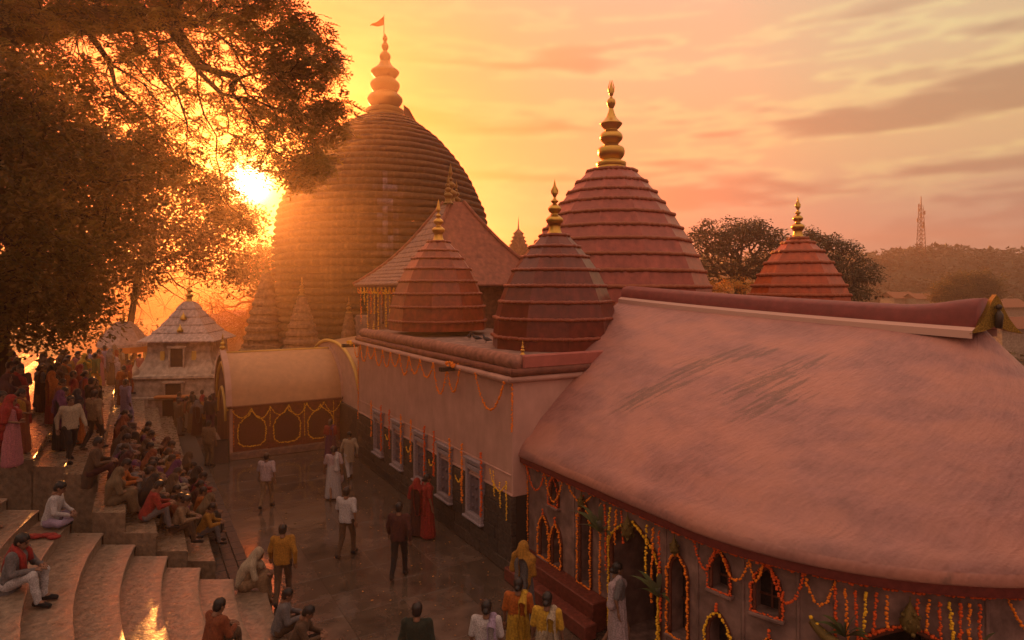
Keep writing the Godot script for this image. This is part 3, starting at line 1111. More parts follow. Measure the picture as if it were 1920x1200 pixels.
func finial(parent: Node3D, at: Vector3, tall: float, shapes: Array, gold: Material, prongs := true) -> Node3D:
	var f := Node3D.new()
	f.position = at
	name_under(f, "finial", parent)
	for s: Array in shapes:
		var m := Mb.new()
		var prof := []
		for i in range(1, s.size()):
			prof.append(Vector2(s[i][0] * tall, s[i][1] * tall))
		# smooth the profile
		var fine := []
		for i in prof.size() - 1:
			var p0: Vector2 = prof[maxi(i - 1, 0)]
			var p3: Vector2 = prof[mini(i + 2, prof.size() - 1)]
			for k in 4:
				var c: Vector2 = (prof[i] as Vector2).cubic_interpolate(prof[i + 1], p0, p3, k / 4.0)
				fine.append(Vector2(maxf(c.x, 0.0), c.y))
		fine.append(prof[-1])
		m.lathe(Vector3.ZERO, fine, 24)
		if s[0][0] == "spear" and prongs:
			var y0: float = s[2][1] * tall
			for a in 2:
				var d := Vector3(1 if a == 0 else -1, 0, 0)
				var k := 0.55 if shapes.size() > 5 else 1.0
				m.tube(PackedVector3Array([Vector3(0, y0, 0), d * 0.05 * k * tall + Vector3(0, y0 + 0.02 * tall, 0), d * 0.055 * k * tall + Vector3(0, y0 + 0.07 * tall, 0), d * 0.02 * k * tall + Vector3(0, y0 + 0.15 * tall, 0)]), PackedFloat32Array([0.012 * k * tall, 0.014 * k * tall, 0.012 * k * tall, 0.004 * k * tall]), 5)
		obj(s[0][0], m, gold, f)
	return f


func domes() -> void:
	var gold := mat("gold", lin(0.80, 0.46, 0.09), 0.34, 0.03, 2.0, 0.3, 0.7, 0.9)
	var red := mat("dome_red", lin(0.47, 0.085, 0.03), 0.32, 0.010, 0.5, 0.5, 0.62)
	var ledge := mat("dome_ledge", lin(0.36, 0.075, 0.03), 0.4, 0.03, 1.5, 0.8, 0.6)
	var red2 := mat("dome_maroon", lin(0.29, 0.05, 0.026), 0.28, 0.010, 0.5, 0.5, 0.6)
	for q: StandardMaterial3D in [red, red2]:
		weather(q, 0.72, 0.5, 0.14)
	var table := [[1.83, 0.0], [1.85, 0.33], [1.79, 0.84], [1.66, 1.30], [1.48, 1.75], [1.25, 2.20], [0.97, 2.58], [0.73, 2.87], [0.40, 3.20]]
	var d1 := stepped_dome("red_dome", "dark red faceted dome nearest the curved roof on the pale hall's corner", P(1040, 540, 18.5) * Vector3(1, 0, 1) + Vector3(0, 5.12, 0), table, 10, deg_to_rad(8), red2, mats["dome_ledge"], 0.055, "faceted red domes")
	finial(d1, Vector3(0, 3.17, 0), 1.66, FINIAL_SMALL, gold)
	var t2 := []
	for q: Array in table:
		t2.append([q[0] * 0.985, q[1] * 1.0])
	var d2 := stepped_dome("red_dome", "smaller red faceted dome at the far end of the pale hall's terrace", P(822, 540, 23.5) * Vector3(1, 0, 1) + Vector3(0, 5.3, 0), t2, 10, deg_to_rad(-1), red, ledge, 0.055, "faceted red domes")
	finial(d2, Vector3(0, 3.17, 0), 1.6, FINIAL_SMALL, gold, false)
	var k := 26.0 / 1200.0
	var t3 := [[4.2, 0.0], [4.2, 4.9]]
	for q: Array in [[4.15, 595], [4.05, 566], [3.93, 537], [3.72, 510], [3.46, 482], [3.17, 455], [2.83, 431], [2.50, 406], [2.13, 383], [1.80, 363], [1.43, 343], [0.98, 322], [0.60, 318]]:
		t3.append([q[0], EYE + (540 - q[1]) * k])
	var d3 := stepped_dome("great_red_dome", "largest faceted red dome with tall gilded finial behind the curved roof", P(1146, 540, 26.0) * Vector3(1, 0, 1), t3, 12, deg_to_rad(12), mat("dome_rose", lin(0.45, 0.10, 0.06), 0.38, 0.010, 0.4, 0.5, 0.65), mat("ledge_rose", lin(0.46, 0.13, 0.05), 0.6, 0.03, 1.5, 0.8, 0.6), 0.08, "faceted red domes")
	finial(d3, Vector3(0, EYE + (540 - 321) * k, 0), 171 * k, FINIAL_TALL, gold)
	var k5 := 22.0 / 1200.0
	var t5 := [[1.72, 0.0], [1.72, 6.2]]
	for q: Array in [[90, 552], [84, 535], [73, 515], [60, 493], [45, 472], [28, 455], [17, 447]]:
		t5.append([q[0] * k5, EYE + (540 - q[1]) * k5])
	var d5 := stepped_dome("red_dome", "bright orange-red faceted dome standing behind the long ridge at right", P(1496, 540, 22.0) * Vector3(1, 0, 1), t5, 10, deg_to_rad(14), mat("dome_bright", lin(0.55, 0.095, 0.018), 0.34, 0.010, 0.5, 0.5, 0.65), mat("ledge_bright", lin(0.48, 0.11, 0.03), 0.6, 0.03, 1.5, 0.8, 0.6), 0.065, "faceted red domes")
	finial(d5, Vector3(0, EYE + (540 - 448) * k5, 0), 80 * k5, FINIAL_SMALL, gold)


# ---------------------------------------------------------------- the old temple: beehive tower and its porch
func far_temple() -> void:
	var k := 40.0 / 1200.0
	var gold := mat("gold_far", lin(0.34, 0.19, 0.035), 0.5, 0.03, 2.0, 0.3, 0.7, 0.35)
	var o := thing("beehive_tower", "huge ribbed beehive temple tower of weathered ochre brick with gilded finial", "temple tower", P(722, 540, 40) * Vector3(1, 0, 1))
	var prof := [[6.35, 0.0], [6.38, 3.0], [6.40, 5.97], [6.5, 7.9], [6.47, 9.3], [6.2, 11.4], [5.78, 12.4], [4.98, 13.97], [3.42, 15.9], [2.1, 16.97], [1.25, 17.42], [0.3, 17.55]]
	var radius := func(y: float) -> float:
		for i in prof.size() - 1:
			if y <= prof[i + 1][1]:
				var a := Vector2(prof[i][1], prof[i][0])
				var b := Vector2(prof[i + 1][1], prof[i + 1][0])
				var p := Vector2(prof[maxi(i - 1, 0)][1], prof[maxi(i - 1, 0)][0])
				var n := Vector2(prof[mini(i + 2, prof.size() - 1)][1], prof[mini(i + 2, prof.size() - 1)][0])
				var f := (y - a.x) / (b.x - a.x)
				var lo: float = (b.y - p.y) / (b.x - p.x) if b.x > p.x else 0.0
				var hi: float = (n.y - a.y) / (n.x - a.x) if n.x > a.x else 0.0
				var h := b.x - a.x
				return (2 * f * f * f - 3 * f * f + 1) * a.y + (f * f * f - 2 * f * f + f) * h * lo + (3 * f * f - 2 * f * f * f) * b.y + (f * f * f - f * f) * h * hi
		return 0.3
	var brick := mat("tower_brick", lin(0.62, 0.54, 0.62), 0.85, 0.012, 0.35, 1.5, 0.4)
	var y := 0.0
	var idx := 0
	while y < 17.35:
		var step := 0.40 if y < 15.0 else lerpf(0.40, 0.26, (y - 15.0) / 2.4)
		var m := Mb.new()
		var n := 144
		var rows := []
		for q: Array in [[-0.02, -0.16], [0.2, 0.11], [0.45, 0.15], [0.76, 0.09], [1.0, -0.18]]:
			var row := PackedVector3Array()
			for i in n:
				var a := TAU * i / n
				var yy: float = y + q[0] * step
				# ten shallow vertical breaks make the plan faintly lobed
				var rr: float = radius.call(minf(yy, 17.4)) * (1.0 + 0.006 * cos(a * 10.0)) + q[1] + 0.045 * noise.get_noise_3d(sin(a) * 220.0, y * 60.0, cos(a) * 220.0)
				row.append(Vector3(sin(a) * rr, yy + 0.03 * noise.get_noise_2d(a * 90.0, idx * 40.0), cos(a) * rr))
			rows.append(row)
		for j in 4:
			for i in n:
				var i2 := (i + 1) % n
				# streak of lilac light painted into the brick colour, soot beside it
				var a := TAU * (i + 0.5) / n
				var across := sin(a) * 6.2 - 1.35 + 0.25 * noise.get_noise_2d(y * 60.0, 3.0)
				var lilac_light := 0.0
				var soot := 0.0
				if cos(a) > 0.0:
					lilac_light = smoothstep(-0.1, 0.25, noise.get_noise_2d(a * 900.0, y * 60.0) + 0.5 * exp(-across * across * 5.0) - 0.25 + 0.3 * noise.get_noise_2d(a * 300.0, j * 50.0)) * exp(-across * across * 3.5) * smoothstep(8.0, 9.0, y) * (1.0 - smoothstep(12.2, 13.2, y))
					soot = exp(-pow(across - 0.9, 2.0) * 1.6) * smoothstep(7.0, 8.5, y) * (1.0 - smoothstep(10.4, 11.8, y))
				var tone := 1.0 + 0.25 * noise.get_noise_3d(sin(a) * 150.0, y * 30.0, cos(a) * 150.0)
				var c := (Vector3(0.36, 0.25, 0.075) * tone).lerp(Vector3(0.72, 0.72, 1.0), lilac_light * 0.85).lerp(Vector3(0.12, 0.09, 0.05), soot * 0.6)
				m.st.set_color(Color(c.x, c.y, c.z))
				m.q(rows[j][i], rows[j][i2], rows[j + 1][i2], rows[j + 1][i], Vector3(rows[j][i].x, 1.0, rows[j][i].z))
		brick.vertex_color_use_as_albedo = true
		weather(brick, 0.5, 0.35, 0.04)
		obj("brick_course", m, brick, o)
		y += step
		idx += 1
	var fin := [[["collar", 0.0], [0.235, -0.01], [0.24, 0.03], [0.222, 0.04], [0.235, 0.055], [0.23, 0.095], [0.17, 0.11], [0.155, 0.125]], [["bulb", 0.0], [0.15, 0.125], [0.185, 0.15], [0.215, 0.20], [0.212, 0.235], [0.175, 0.275], [0.14, 0.30]], [["bulb", 0.0], [0.135, 0.30], [0.158, 0.325], [0.18, 0.375], [0.176, 0.41], [0.14, 0.445], [0.115, 0.465]], [["bulb", 0.0], [0.112, 0.465], [0.14, 0.49], [0.172, 0.53], [0.168, 0.555], [0.12, 0.59], [0.08, 0.63], [0.06, 0.67]], [["small_bulb", 0.0], [0.05, 0.67], [0.062, 0.69], [0.068, 0.73], [0.05, 0.765], [0.022, 0.79]], [["small_bulb", 0.0], [0.022, 0.79], [0.038, 0.82], [0.044, 0.85], [0.03, 0.88], [0.014, 0.90]], [["spear", 0.0], [0.014, 0.90], [0.03, 0.93], [0.02, 0.965], [0.0, 1.0]]]
	for s: Array in fin:
		for i in range(1, s.size()):
			s[i] = [s[i][0] * 0.95, s[i][1]]
	finial(o, Vector3(0, 17.42, 0), 5.3, fin, gold, false)
	# flagpole and pennant
	var fl := thing("pennant", "small orange pennant flying from the pole on the tallest finial", "flag", P(720, 70, 40))
	var m2 := Mb.new()
	m2.tube(PackedVector3Array([Vector3(0, -1.3, 0), Vector3(0, 1.45, 0)]), PackedFloat32Array([0.035, 0.02]), 6)
	obj("pole", m2, mat("pole_brass", lin(0.25, 0.15, 0.06), 0.5), fl)
	m2 = Mb.new()
	for i in 8:
		var f0 := i / 8.0
		var f1 := (i + 1) / 8.0
		var pts := []
		for f: float in [f0, f1]:
			var w := 0.06 * sin(f * 9.0) * f
			pts.append(Vector3(-0.87 * f, lerpf(1.35, 0.70, f) - 0.05 * sin(f * 5.0), w))
			pts.append(Vector3(-0.87 * f, lerpf(0.78, 0.66, f) - 0.05 * sin(f * 5.0), w))
		m2.q(pts[0], pts[2], pts[3], pts[1], Vector3.BACK)
	obj("cloth", m2, mat("flag_cloth", lin(0.75, 0.16, 0.02), 0.8), fl)
	# brown cloth draped from the tower's collar
	var dr := thing("draped_cloth", "loose brown cloth hanging by the collar of the beehive tower's finial", "cloth", P(757, 197, 39.4))
	m2 = Mb.new()
	var outline := [[0.0, 0.0], [0.35, -0.25], [0.62, -0.75], [0.85, -1.15], [0.55, -1.0], [0.30, -0.95], [0.05, -0.8]]
	for i in range(1, outline.size() - 1):
		var a := Vector3(outline[0][0], outline[0][1], 0.1)
		var b := Vector3(outline[i][0], outline[i][1], 0.05 * (i % 2))
		var c := Vector3(outline[i + 1][0], outline[i + 1][1], 0.05 * ((i + 1) % 2))
		m2.to(a, b, c, Vector3.BACK)
		m2.to(a - Vector3(0, 0, 0.12), b - Vector3(0, 0, 0.12), c - Vector3(0, 0, 0.12), Vector3.FORWARD)
	for i in outline.size():
		var j := (i + 1) % outline.size()
		var a := Vector3(outline[i][0], outline[i][1], 0.1 if i == 0 else 0.05 * (i % 2))
		var b := Vector3(outline[j][0], outline[j][1], 0.1 if j == 0 else 0.05 * (j % 2))
		m2.q(a, b, b - Vector3(0, 0, 0.12), a - Vector3(0, 0, 0.12), Vector3(a.y - b.y, b.x - a.x, 0) * -1.0)
	obj("cloth", m2, mat("brown_cloth", lin(0.10, 0.05, 0.02), 0.9), dr)
	# the hipped porch in front of it
	var porch := hall_thing("hipped_porch", "hipped tile-roofed porch with gilded ridge finials in front of the beehive tower", "porch")
	var c := Vector3(5.2, 0, -14.2)
	var hw := 3.65
	var roofs := [mat("porch_tile", lin(0.44, 0.25, 0.19), 0.75, 0.014, 0.6, 1.6, 0.5), mat("porch_rose", lin(0.40, 0.13, 0.075), 0.75, 0.014, 0.4, 1.2, 0.55)]
	var apex_y := 10.8
	var eave_y := 6.95
	for s in 4:
		var bs := Basis(Vector3.UP, PI / 2 * s)
		# rows of tiles, each overlapping the one below
		var nrow := 16 if s == 3 else 12
		m2 = Mb.new(true)
		for r in nrow:
			var f0 := float(r) / nrow
			var f1 := float(r + 1) / nrow
			var b0 := lerpf(hw, 0.35, f0)
			var b1 := lerpf(hw, 0.35, f1)
			var y0 := lerpf(eave_y, apex_y, f0 - 0.12 * sin(f0 * PI)) + 0.05
			var y1 := lerpf(eave_y, apex_y, f1 - 0.12 * sin(f1 * PI))
			if s != 3:
				y0 -= 0.052
			m2.q(c + bs * Vector3(-b0, y0, b0), c + bs * Vector3(b0, y0, b0), c + bs * Vector3(b1, y1, b1), c + bs * Vector3(-b1, y1, b1), bs * Vector3(0, 1, 1))
			m2.q(c + bs * Vector3(-b0, y0, b0), c + bs * Vector3(b0, y0, b0), c + bs * Vector3(b0, y0 - 0.06, b0), c + bs * Vector3(-b0, y0 - 0.06, b0), bs * Vector3(0, 0, 1))
		obj("roof_slope", m2, roofs[0 if s == 3 else 1], porch)
		m2 = Mb.new()
		var p0 := c + bs * Vector3(hw, eave_y + 0.05, hw)
		var p1 := c + bs * Vector3(0.35, apex_y, 0.35)
		var pts := PackedVector3Array()
		var rad := PackedFloat32Array()
		for i in 9:
			var f := i / 8.0
			var p := p0.lerp(p1, f)
			p.y = lerpf(eave_y, apex_y, f - 0.12 * sin(f * PI)) + 0.04
			pts.append(p)
			rad.append(0.09)
		m2.tube(pts, rad, 6)
		obj("hip_roll", m2, roofs[1], porch)
	m2 = Mb.new(true)
	m2.box(c + Vector3(0, 3.45, 0), Vector3(6.2, 6.9, 6.2), 0.03)
	obj("wall", m2, mat("porch_wall", lin(0.36, 0.16, 0.085), 0.8, 0.015, 0.5, 1.0, 0.5), porch)
	m2 = Mb.new(true)
	m2.box(c + Vector3(0, 6.9, 0), Vector3(7.2, 0.12, 7.2), 0.02)
	obj("eave_board", m2, mats["eave_red"], porch)
	for i in 7:
		m2 = Mb.new(true)
		m2.box(c + Vector3(-3.13, 6.0, -2.8 + i * 0.93), Vector3(0.12, 1.7, 0.16), 0.02)
		obj("post", m2, mats["porch_tile"], porch)
	for q: Array in [[-0.15, 0.0, 2.0], [0.35, -0.4, 1.3], [-0.5, 0.5, 1.35]]:
		finial(porch, c + Vector3(q[0], apex_y - 0.15, q[1]), q[2], FINIAL_SMALL, gold, false)
	# spire tip that shows between the porch and the great dome
	var far := mat("spire_stone", lin(0.34, 0.19, 0.10), 0.85, 0.02, 0.4, 1.0, 0.5)
	var sp := thing("distant_spire", "distant stepped spire tip between the porch roof and great dome", "spire", P(972, 540, 52) * Vector3(1, 0, 1))
	m2 = Mb.new()
	var pr := [Vector2(1.3, 0), Vector2(1.3, 9.0)]
	for i in 8:
		var f := i / 8.0
		pr.append(Vector2(lerpf(1.25, 0.34, f), 9.05 + f * 2.5))
		pr.append(Vector2(lerpf(0.95, 0.16, f), 9.2 + f * 2.5))
	pr.append(Vector2(0.07, 11.6))
	pr.append(Vector2(0.0, 12.7))
	m2.lathe(Vector3.ZERO, pr, 8)
	obj("spire", m2, far, sp)
	for i in 6:
		m2 = Mb.new()
		var a := TAU * i / 6
		m2.lathe(Vector3(sin(a) * 0.8, 9.2, cos(a) * 0.8), [Vector2(0.2, 0), Vector2(0.28, 0.3), Vector2(0.1, 0.7), Vector2(0.0, 1.2)], 6)
		obj("corner_turret", m2, far, sp)


# ---------------------------------------------------------------- red pavilion, shrines, spires in the haze
func ogee_loop(w: float, h: float) -> PackedVector2Array:
	var pts := PackedVector2Array()
	for q: Array in [[-0.30, 0.0], [-0.46, 0.10], [-0.5, 0.3], [-0.5, 0.5], [-0.44, 0.66], [-0.28, 0.79], [-0.10, 0.88], [0.0, 1.0], [0.10, 0.88], [0.28, 0.79], [0.44, 0.66], [0.5, 0.5], [0.5, 0.3], [0.46, 0.10], [0.30, 0.0], [0.0, -0.02], [-0.30, 0.0]]:
		pts.append(Vector2(q[0] * w, q[1] * h))
	return pts


func pavilions() -> void:
	var red := mat("pavilion_red", lin(0.27, 0.065, 0.03), 0.7, 0.02, 0.6, 0.6, 0.6)
	var deep := mat("pavilion_panel", lin(0.17, 0.04, 0.022), 0.75, 0.03, 1.0, 0.8, 0.5)
	var pale := mats["bay_plaster"] as Material
	var o := hall_thing("red_pavilion", "low barrel-roofed red pavilion with three garlanded medallions on its front", "pavilion")
	var x0 := -4.45
	var x1 := 0.05
	var z1 := -14.45
	var z0 := -18.6
	var m := Mb.new(true)
	m.box(Vector3((x0 + x1) * 0.5, 1.15, (z0 + z1) * 0.5), Vector3(x1 - x0, 1.9, z1 - z0 - 0.2), 0.0)
	obj("wall", m, red, o)
	m = Mb.new(true)
	m.box(Vector3((x0 + x1) * 0.5 - 0.05, 0.13, (z0 + z1) * 0.5), Vector3(x1 - x0 + 0.1, 0.27, z1 - z0 + 0.3), 0.02)
	obj("plinth", m, mat("pavilion_plinth", lin(0.3, 0.17, 0.12), 0.7, 0.02, 0.5, 0.6, 0.6), o)
	for i in 3:
		var cx := x0 + 0.85 + i * 1.36
		m = Mb.new(true)
		var loop := ogee_loop(1.0, 1.32)
		var tri := Geometry2D.triangulate_polygon(loop.slice(0, loop.size() - 1))
		for k in range(0, tri.size(), 3):
			m.to(Vector3(cx + loop[tri[k]].x, 0.5 + loop[tri[k]].y, z1 - 0.085), Vector3(cx + loop[tri[k + 1]].x, 0.5 + loop[tri[k + 1]].y, z1 - 0.085), Vector3(cx + loop[tri[k + 2]].x, 0.5 + loop[tri[k + 2]].y, z1 - 0.085), Vector3.BACK)
		for k in loop.size() - 1:
			var a := Vector3(cx + loop[k].x, 0.5 + loop[k].y, z1 - 0.085)
			var b := Vector3(cx + loop[k + 1].x, 0.5 + loop[k + 1].y, z1 - 0.085)
			m.q(a, b, b - Vector3(0, 0, 0.03), a - Vector3(0, 0, 0.03), a - Vector3(cx, 1.1, z1))
		obj("medallion", m, deep, o)
	for x: float in [x0 + 0.08, x0 + 1.53, x0 + 2.89, x1 - 0.2]:
		m = Mb.new(true)
		m.box(Vector3(x, 1.16, z1 - 0.06), Vector3(0.12, 1.8, 0.09), 0.015)
		obj("pilaster", m, red if x > x0 + 0.1 else pale, o)
	# barrel roof with a pointed ridge
	m = Mb.new()
	var me := Mb.new(true)
	var arc := []
	var n := 28
	for i in n + 1:
		var a := lerpf(-1.0, 1.0, float(i) / n)
		arc.append(Vector2((z0 + z1) * 0.5 + a * (z1 - z0) * 0.5 * 1.03, 2.1 + 1.95 * (0.78 * sqrt(maxf(0.0, 1.0 - a * a)) + 0.22 * (1.0 - absf(a)))))
	for i in n:
		var a: Vector2 = arc[i]
		var b: Vector2 = arc[i + 1]
		var up := Vector3(0, 1, signf((a.x + b.x) * 0.5 - (z0 + z1) * 0.5) * 0.8)
		for k in 6:
			var xa := lerpf(x0 - 0.1, x1, k / 6.0)
			var xb := lerpf(x0 - 0.1, x1, (k + 1) / 6.0)
			m.q(Vector3(xa, a.y, a.x), Vector3(xa, b.y, b.x), Vector3(xb, b.y, b.x), Vector3(xb, a.y, a.x), up)
		me.q(Vector3(x0, 0.2, a.x), Vector3(x0, 0.2, b.x), Vector3(x0, b.y - 0.03, b.x), Vector3(x0, a.y - 0.03, a.x), Vector3.LEFT)
	obj("roof", m, mats["vault_plaster"], o)
	obj("gable_wall", me, deep, o)
	for x: float in [x0 - 0.12, x1 - 0.06]:
		m = Mb.new(true)
		for i in n:
			var a: Vector2 = arc[i]
			var b: Vector2 = arc[i + 1]
			var up := Vector3(0, 1, signf((a.x + b.x) * 0.5 - (z0 + z1) * 0.5) * 0.8)
			var ca := Vector2((z0 + z1) * 0.5, 1.0)
			var a2: Vector2 = ca + (a - ca) * 1.05
			var b2: Vector2 = ca + (b - ca) * 1.05
			m.q(Vector3(x, a2.y, a2.x), Vector3(x, b2.y, b2.x), Vector3(x + 0.22, b2.y, b2.x), Vector3(x + 0.22, a2.y, a2.x), up)
			for e: float in [x, x + 0.22]:
				m.q(Vector3(e, a.y - 0.06, a.x), Vector3(e, b.y - 0.06, b.x), Vector3(e, b2.y, b2.x), Vector3(e, a2.y, a2.x), Vector3(-1 if e == x else 1, 0, 0))
		obj("roof_rim", m, pale, o)
	m = Mb.new(true)
	m.box(Vector3((x0 + x1) * 0.5, 2.08, z1 - 0.02), Vector3(x1 - x0 + 0.12, 0.12, 0.16), 0.02)
	obj("eave_board", m, mats["eave_red"], o)
	m = Mb.new()
	m.tube(PackedVector3Array([Vector3(x0, 4.06, (z0 + z1) * 0.5), Vector3(x1, 4.06, (z0 + z1) * 0.5)]), PackedFloat32Array([0.05, 0.05]), 6)
	obj("ridge", m, mats["ochre"], o)
	# arch painted on the gable is a real moulding
	m = Mb.new()
	for s: float in [0.9, 0.62]:
		var pts := PackedVector3Array()
		var rad := PackedFloat32Array()
		for a: Vector2 in arc:
			pts.append(Vector3(x0 - 0.03, 0.3 + (a.y - 0.3) * s, (z0 + z1) * 0.5 + (a.x - (z0 + z1) * 0.5) * s))
			rad.append(0.06)
		m.tube(pts, rad, 6)
	obj("moulding", m, mats["ochre"], o)
	finial(o, Vector3(x0 + 0.0, 4.05, (z0 + z1) * 0.5), 0.85, FINIAL_SMALL, mats["gold"], false)
	# white shrine
	var white := mat("shrine_white", lin(0.68, 0.50, 0.37), 0.8, 0.012, 0.35, 1.2, 0.5)
	var tile := mat("shrine_tile", lin(0.60, 0.44, 0.38), 0.75, 0.02, 0.5, 1.2, 0.55)
	var k := 34.0 / 1200.0
	var s := thing("white_shrine", "square white shrine with flaring pyramid roof and gilt finial beyond the crowd", "shrine", P(355, 540, 34) * Vector3(1, 0, 1), deg_to_rad(8))
	var prof := [[2.25, 0.0], [2.2, 1.2], [2.26, 1.25], [2.26, 1.35], [2.16, 1.4], [2.12, 2.25], [2.24, 2.3], [2.22, 2.42], [2.02, 2.5], [1.75, 2.85], [1.58, 3.2], [1.5, 3.5], [1.48, 4.05]]
	m = Mb.new(true)
	var pv := []
	for q: Array in prof:
		pv.append(Vector2(q[0] * sqrt(2.0), q[1]))
	m.lathe(Vector3.ZERO, pv, 4, PI / 4)
	obj("wall", m, white, s)
	# roof in overlapping slabs
	for i in 5:
		var f0 := i / 5.0
		var f1 := (i + 1) / 5.0
		m = Mb.new(true)
		var ra := lerpf(1.86, 0.26, pow(f0, 0.72)) * sqrt(2.0)
		var rb := lerpf(1.86, 0.26, pow(f1, 0.72)) * sqrt(2.0)
		m.lathe(Vector3.ZERO, [Vector2(ra - 0.15, 4.05 + f0 * 2.0), Vector2(ra, 4.06 + f0 * 2.0), Vector2(ra, 4.12 + f0 * 2.0), Vector2(rb - 0.03, 4.08 + f1 * 2.0)], 4, PI / 4)
		obj("roof_tier", m, tile, s)
	finial(s, Vector3(0, 6.04, 0), 1.3, FINIAL_SMALL, mats["gold"], false)
	for q: Array in [[0.0, 2.75, 1.72, 0.6, 1.0], [0.0, 1.5, 2.17, 0.75, 0.55]]:
		var w := Node3D.new()
		name_under(w, "window", s)
		m = Mb.new(true)
		m.box(Vector3(q[0], q[1] + q[4] * 0.5, q[2] + 0.02), Vector3(q[3], q[4], 0.06))
		obj("opening", m, mats["niche_dark"], w)
		m = Mb.new(true)
		for e: float in [-1.0, 1.0]:
			m.box(Vector3(q[0] + e * (q[3] * 0.5 + 0.04), q[1] + q[4] * 0.5, q[2] + 0.05), Vector3(0.09, q[4] + 0.1, 0.12), 0.02)
		m.box(Vector3(q[0], q[1] + q[4] + 0.05, q[2] + 0.052), Vector3(q[3] + 0.3, 0.1, 0.14), 0.02)
		obj("frame", m, white, w)
	m = Mb.new(true)
	m.box(Vector3(0, 0.65, 2.2), Vector3(1.0, 1.3, 0.08))
	obj("doorway", m, mats["niche_dark"], s)
	m = Mb.new(true)
	m.box(Vector3(0, 1.42, 2.35), Vector3(1.6, 0.12, 0.4), 0.03)
	obj("canopy", m, mat("canopy_orange", lin(0.45, 0.17, 0.05), 0.8), s)
	for e: float in [-1.0, 1.0]:
		m = Mb.new(true)
		m.box(Vector3(e * 1.35, 0.7, 2.24), Vector3(0.35, 1.4, 0.12), 0.03)
		m.box(Vector3(e * 1.9, 0.7, 2.26), Vector3(0.25, 1.4, 0.14), 0.03)
		obj("pilaster", m, white, s)
		m = Mb.new()
		m.lathe(Vector3(e * 1.9, 2.4, 1.9), [Vector2(0.22, 0), Vector2(0.26, 0.15), Vector2(0.15, 0.4), Vector2(0.05, 0.55), Vector2(0, 0.8)], 8)
		obj("turret", m, white, s)
		m = Mb.new(true)
		m.box(Vector3(e * 0.75, 3.25, 1.56), Vector3(0.22, 0.7, 0.1), 0.03)
		obj("niche_panel", m, mats["ochre"], s)
	for q: Array in [[4.75, 1.32], [5.35, 0.85]]:
		m = Mb.new()
		m.lathe(Vector3(0, q[0] - 0.2, q[1]), [Vector2(0.14, 0), Vector2(0.17, 0.08), Vector2(0.10, 0.2), Vector2(0.04, 0.3), Vector2(0, 0.45)], 8)
		obj("roof_boss", m, mats["gold"], s)
	# small open pavilion to its left
	var k2 := thing("open_pavilion", "small open pavilion with white conical roof and orange valance among the crowd", "pavilion", P(232, 540, 38) * Vector3(1, 0, 1))
	m = Mb.new(true)
	m.lathe(Vector3.ZERO, [Vector2(1.1, 3.42), Vector2(1.42, 3.35), Vector2(1.42, 3.5), Vector2(1.05, 4.05), Vector2(0.62, 4.62), Vector2(0.4, 4.8), Vector2(0.0, 4.85)], 8, PI / 8)
	obj("roof", m, tile, k2)
	m = Mb.new(true)
	for i in 8:
		var a := TAU * i / 8
		var a2 := TAU * (i + 1) / 8
		m.q(Vector3(sin(a) * 1.3, 3.0, cos(a) * 1.3), Vector3(sin(a2) * 1.3, 3.0, cos(a2) * 1.3), Vector3(sin(a2) * 1.36, 3.34, cos(a2) * 1.36), Vector3(sin(a) * 1.36, 3.34, cos(a) * 1.36), Vector3(sin(a + 0.4), 0, cos(a + 0.4)))
	obj("valance", m, mat("valance_orange", lin(0.6, 0.2, 0.03), 0.85), k2)
	for i in 8:
		var a := TAU * i / 8
		m = Mb.new()
		m.tube(PackedVector3Array([Vector3(sin(a) * 1.22, 0, cos(a) * 1.22), Vector3(sin(a) * 1.22, 3.4, cos(a) * 1.22)]), PackedFloat32Array([0.08, 0.06]), 8)
		obj("post", m, mats["ochre"], k2)
	finial(k2, Vector3(0, 4.8, 0), 0.75, FINIAL_SMALL, mats["gold"], false)
	# temple spires that fade into the glow
	for q: Array in [[500, 37.0, 8.3, 1.1, "tall carved spire in the sun haze left of the beehive tower"], [566, 32.3, 6.9, 0.9, "shorter carved spire in front of the beehive tower's left foot"], [654, 31.0, 6.0, 0.5, "little carved spire beside the garlanded porch wall"]]:
		var sp := thing("temple_spire", q[4], "spire", P(q[0], 540, q[1]) * Vector3(1, 0, 1), 0.3, "carved spires in the haze")
		var hgt: float = q[2]
		var rr: float = q[3]
		m = Mb.new(true)
		m.box(Vector3(0, hgt * 0.19, 0), Vector3(rr * 2.2, hgt * 0.38, rr * 2.2), 0.05)
		m.box(Vector3(0, hgt * 0.39, 0), Vector3(rr * 2.5, hgt * 0.04, rr * 2.5), 0.05)
		obj("base", m, mats["spire_stone"], sp)
		for i in 9:
			var f := i / 9.0
			var r := rr * (1.0 - pow(f, 1.35)) + 0.12
			m = Mb.new(true)
			m.lathe(Vector3(0, hgt * (0.4 + f * 0.52), 0), [Vector2(r * 1.0, 0.0), Vector2(r * 1.12, hgt * 0.012), Vector2(r * 1.1, hgt * 0.03), Vector2(r * 0.96, hgt * 0.04), Vector2(r * 0.9, hgt * 0.06)], 12, i * 0.2)
			obj("tier", m, mats["spire_stone"], sp)
		for i in 8:
			var a := TAU * i / 8
			m = Mb.new()
			m.lathe(Vector3(sin(a) * rr * 0.95, hgt * 0.4, cos(a) * rr * 0.95), [Vector2(0.2, 0), Vector2(0.24, 0.2), Vector2(0.17, 0.5), Vector2(0.06, 0.8), Vector2(0, 1.0)], 7)
			obj("turret", m, mats["spire_stone"], sp)
		finial(sp, Vector3(0, hgt * 0.93, 0), hgt * 0.14, FINIAL_SMALL, mats["gold_far"], false)
	# pale houses and low walls under the trees
	var wall := mat("house_wall", lin(0.5, 0.38, 0.28), 0.85, 0.02, 0.3, 0.6, 0.6)
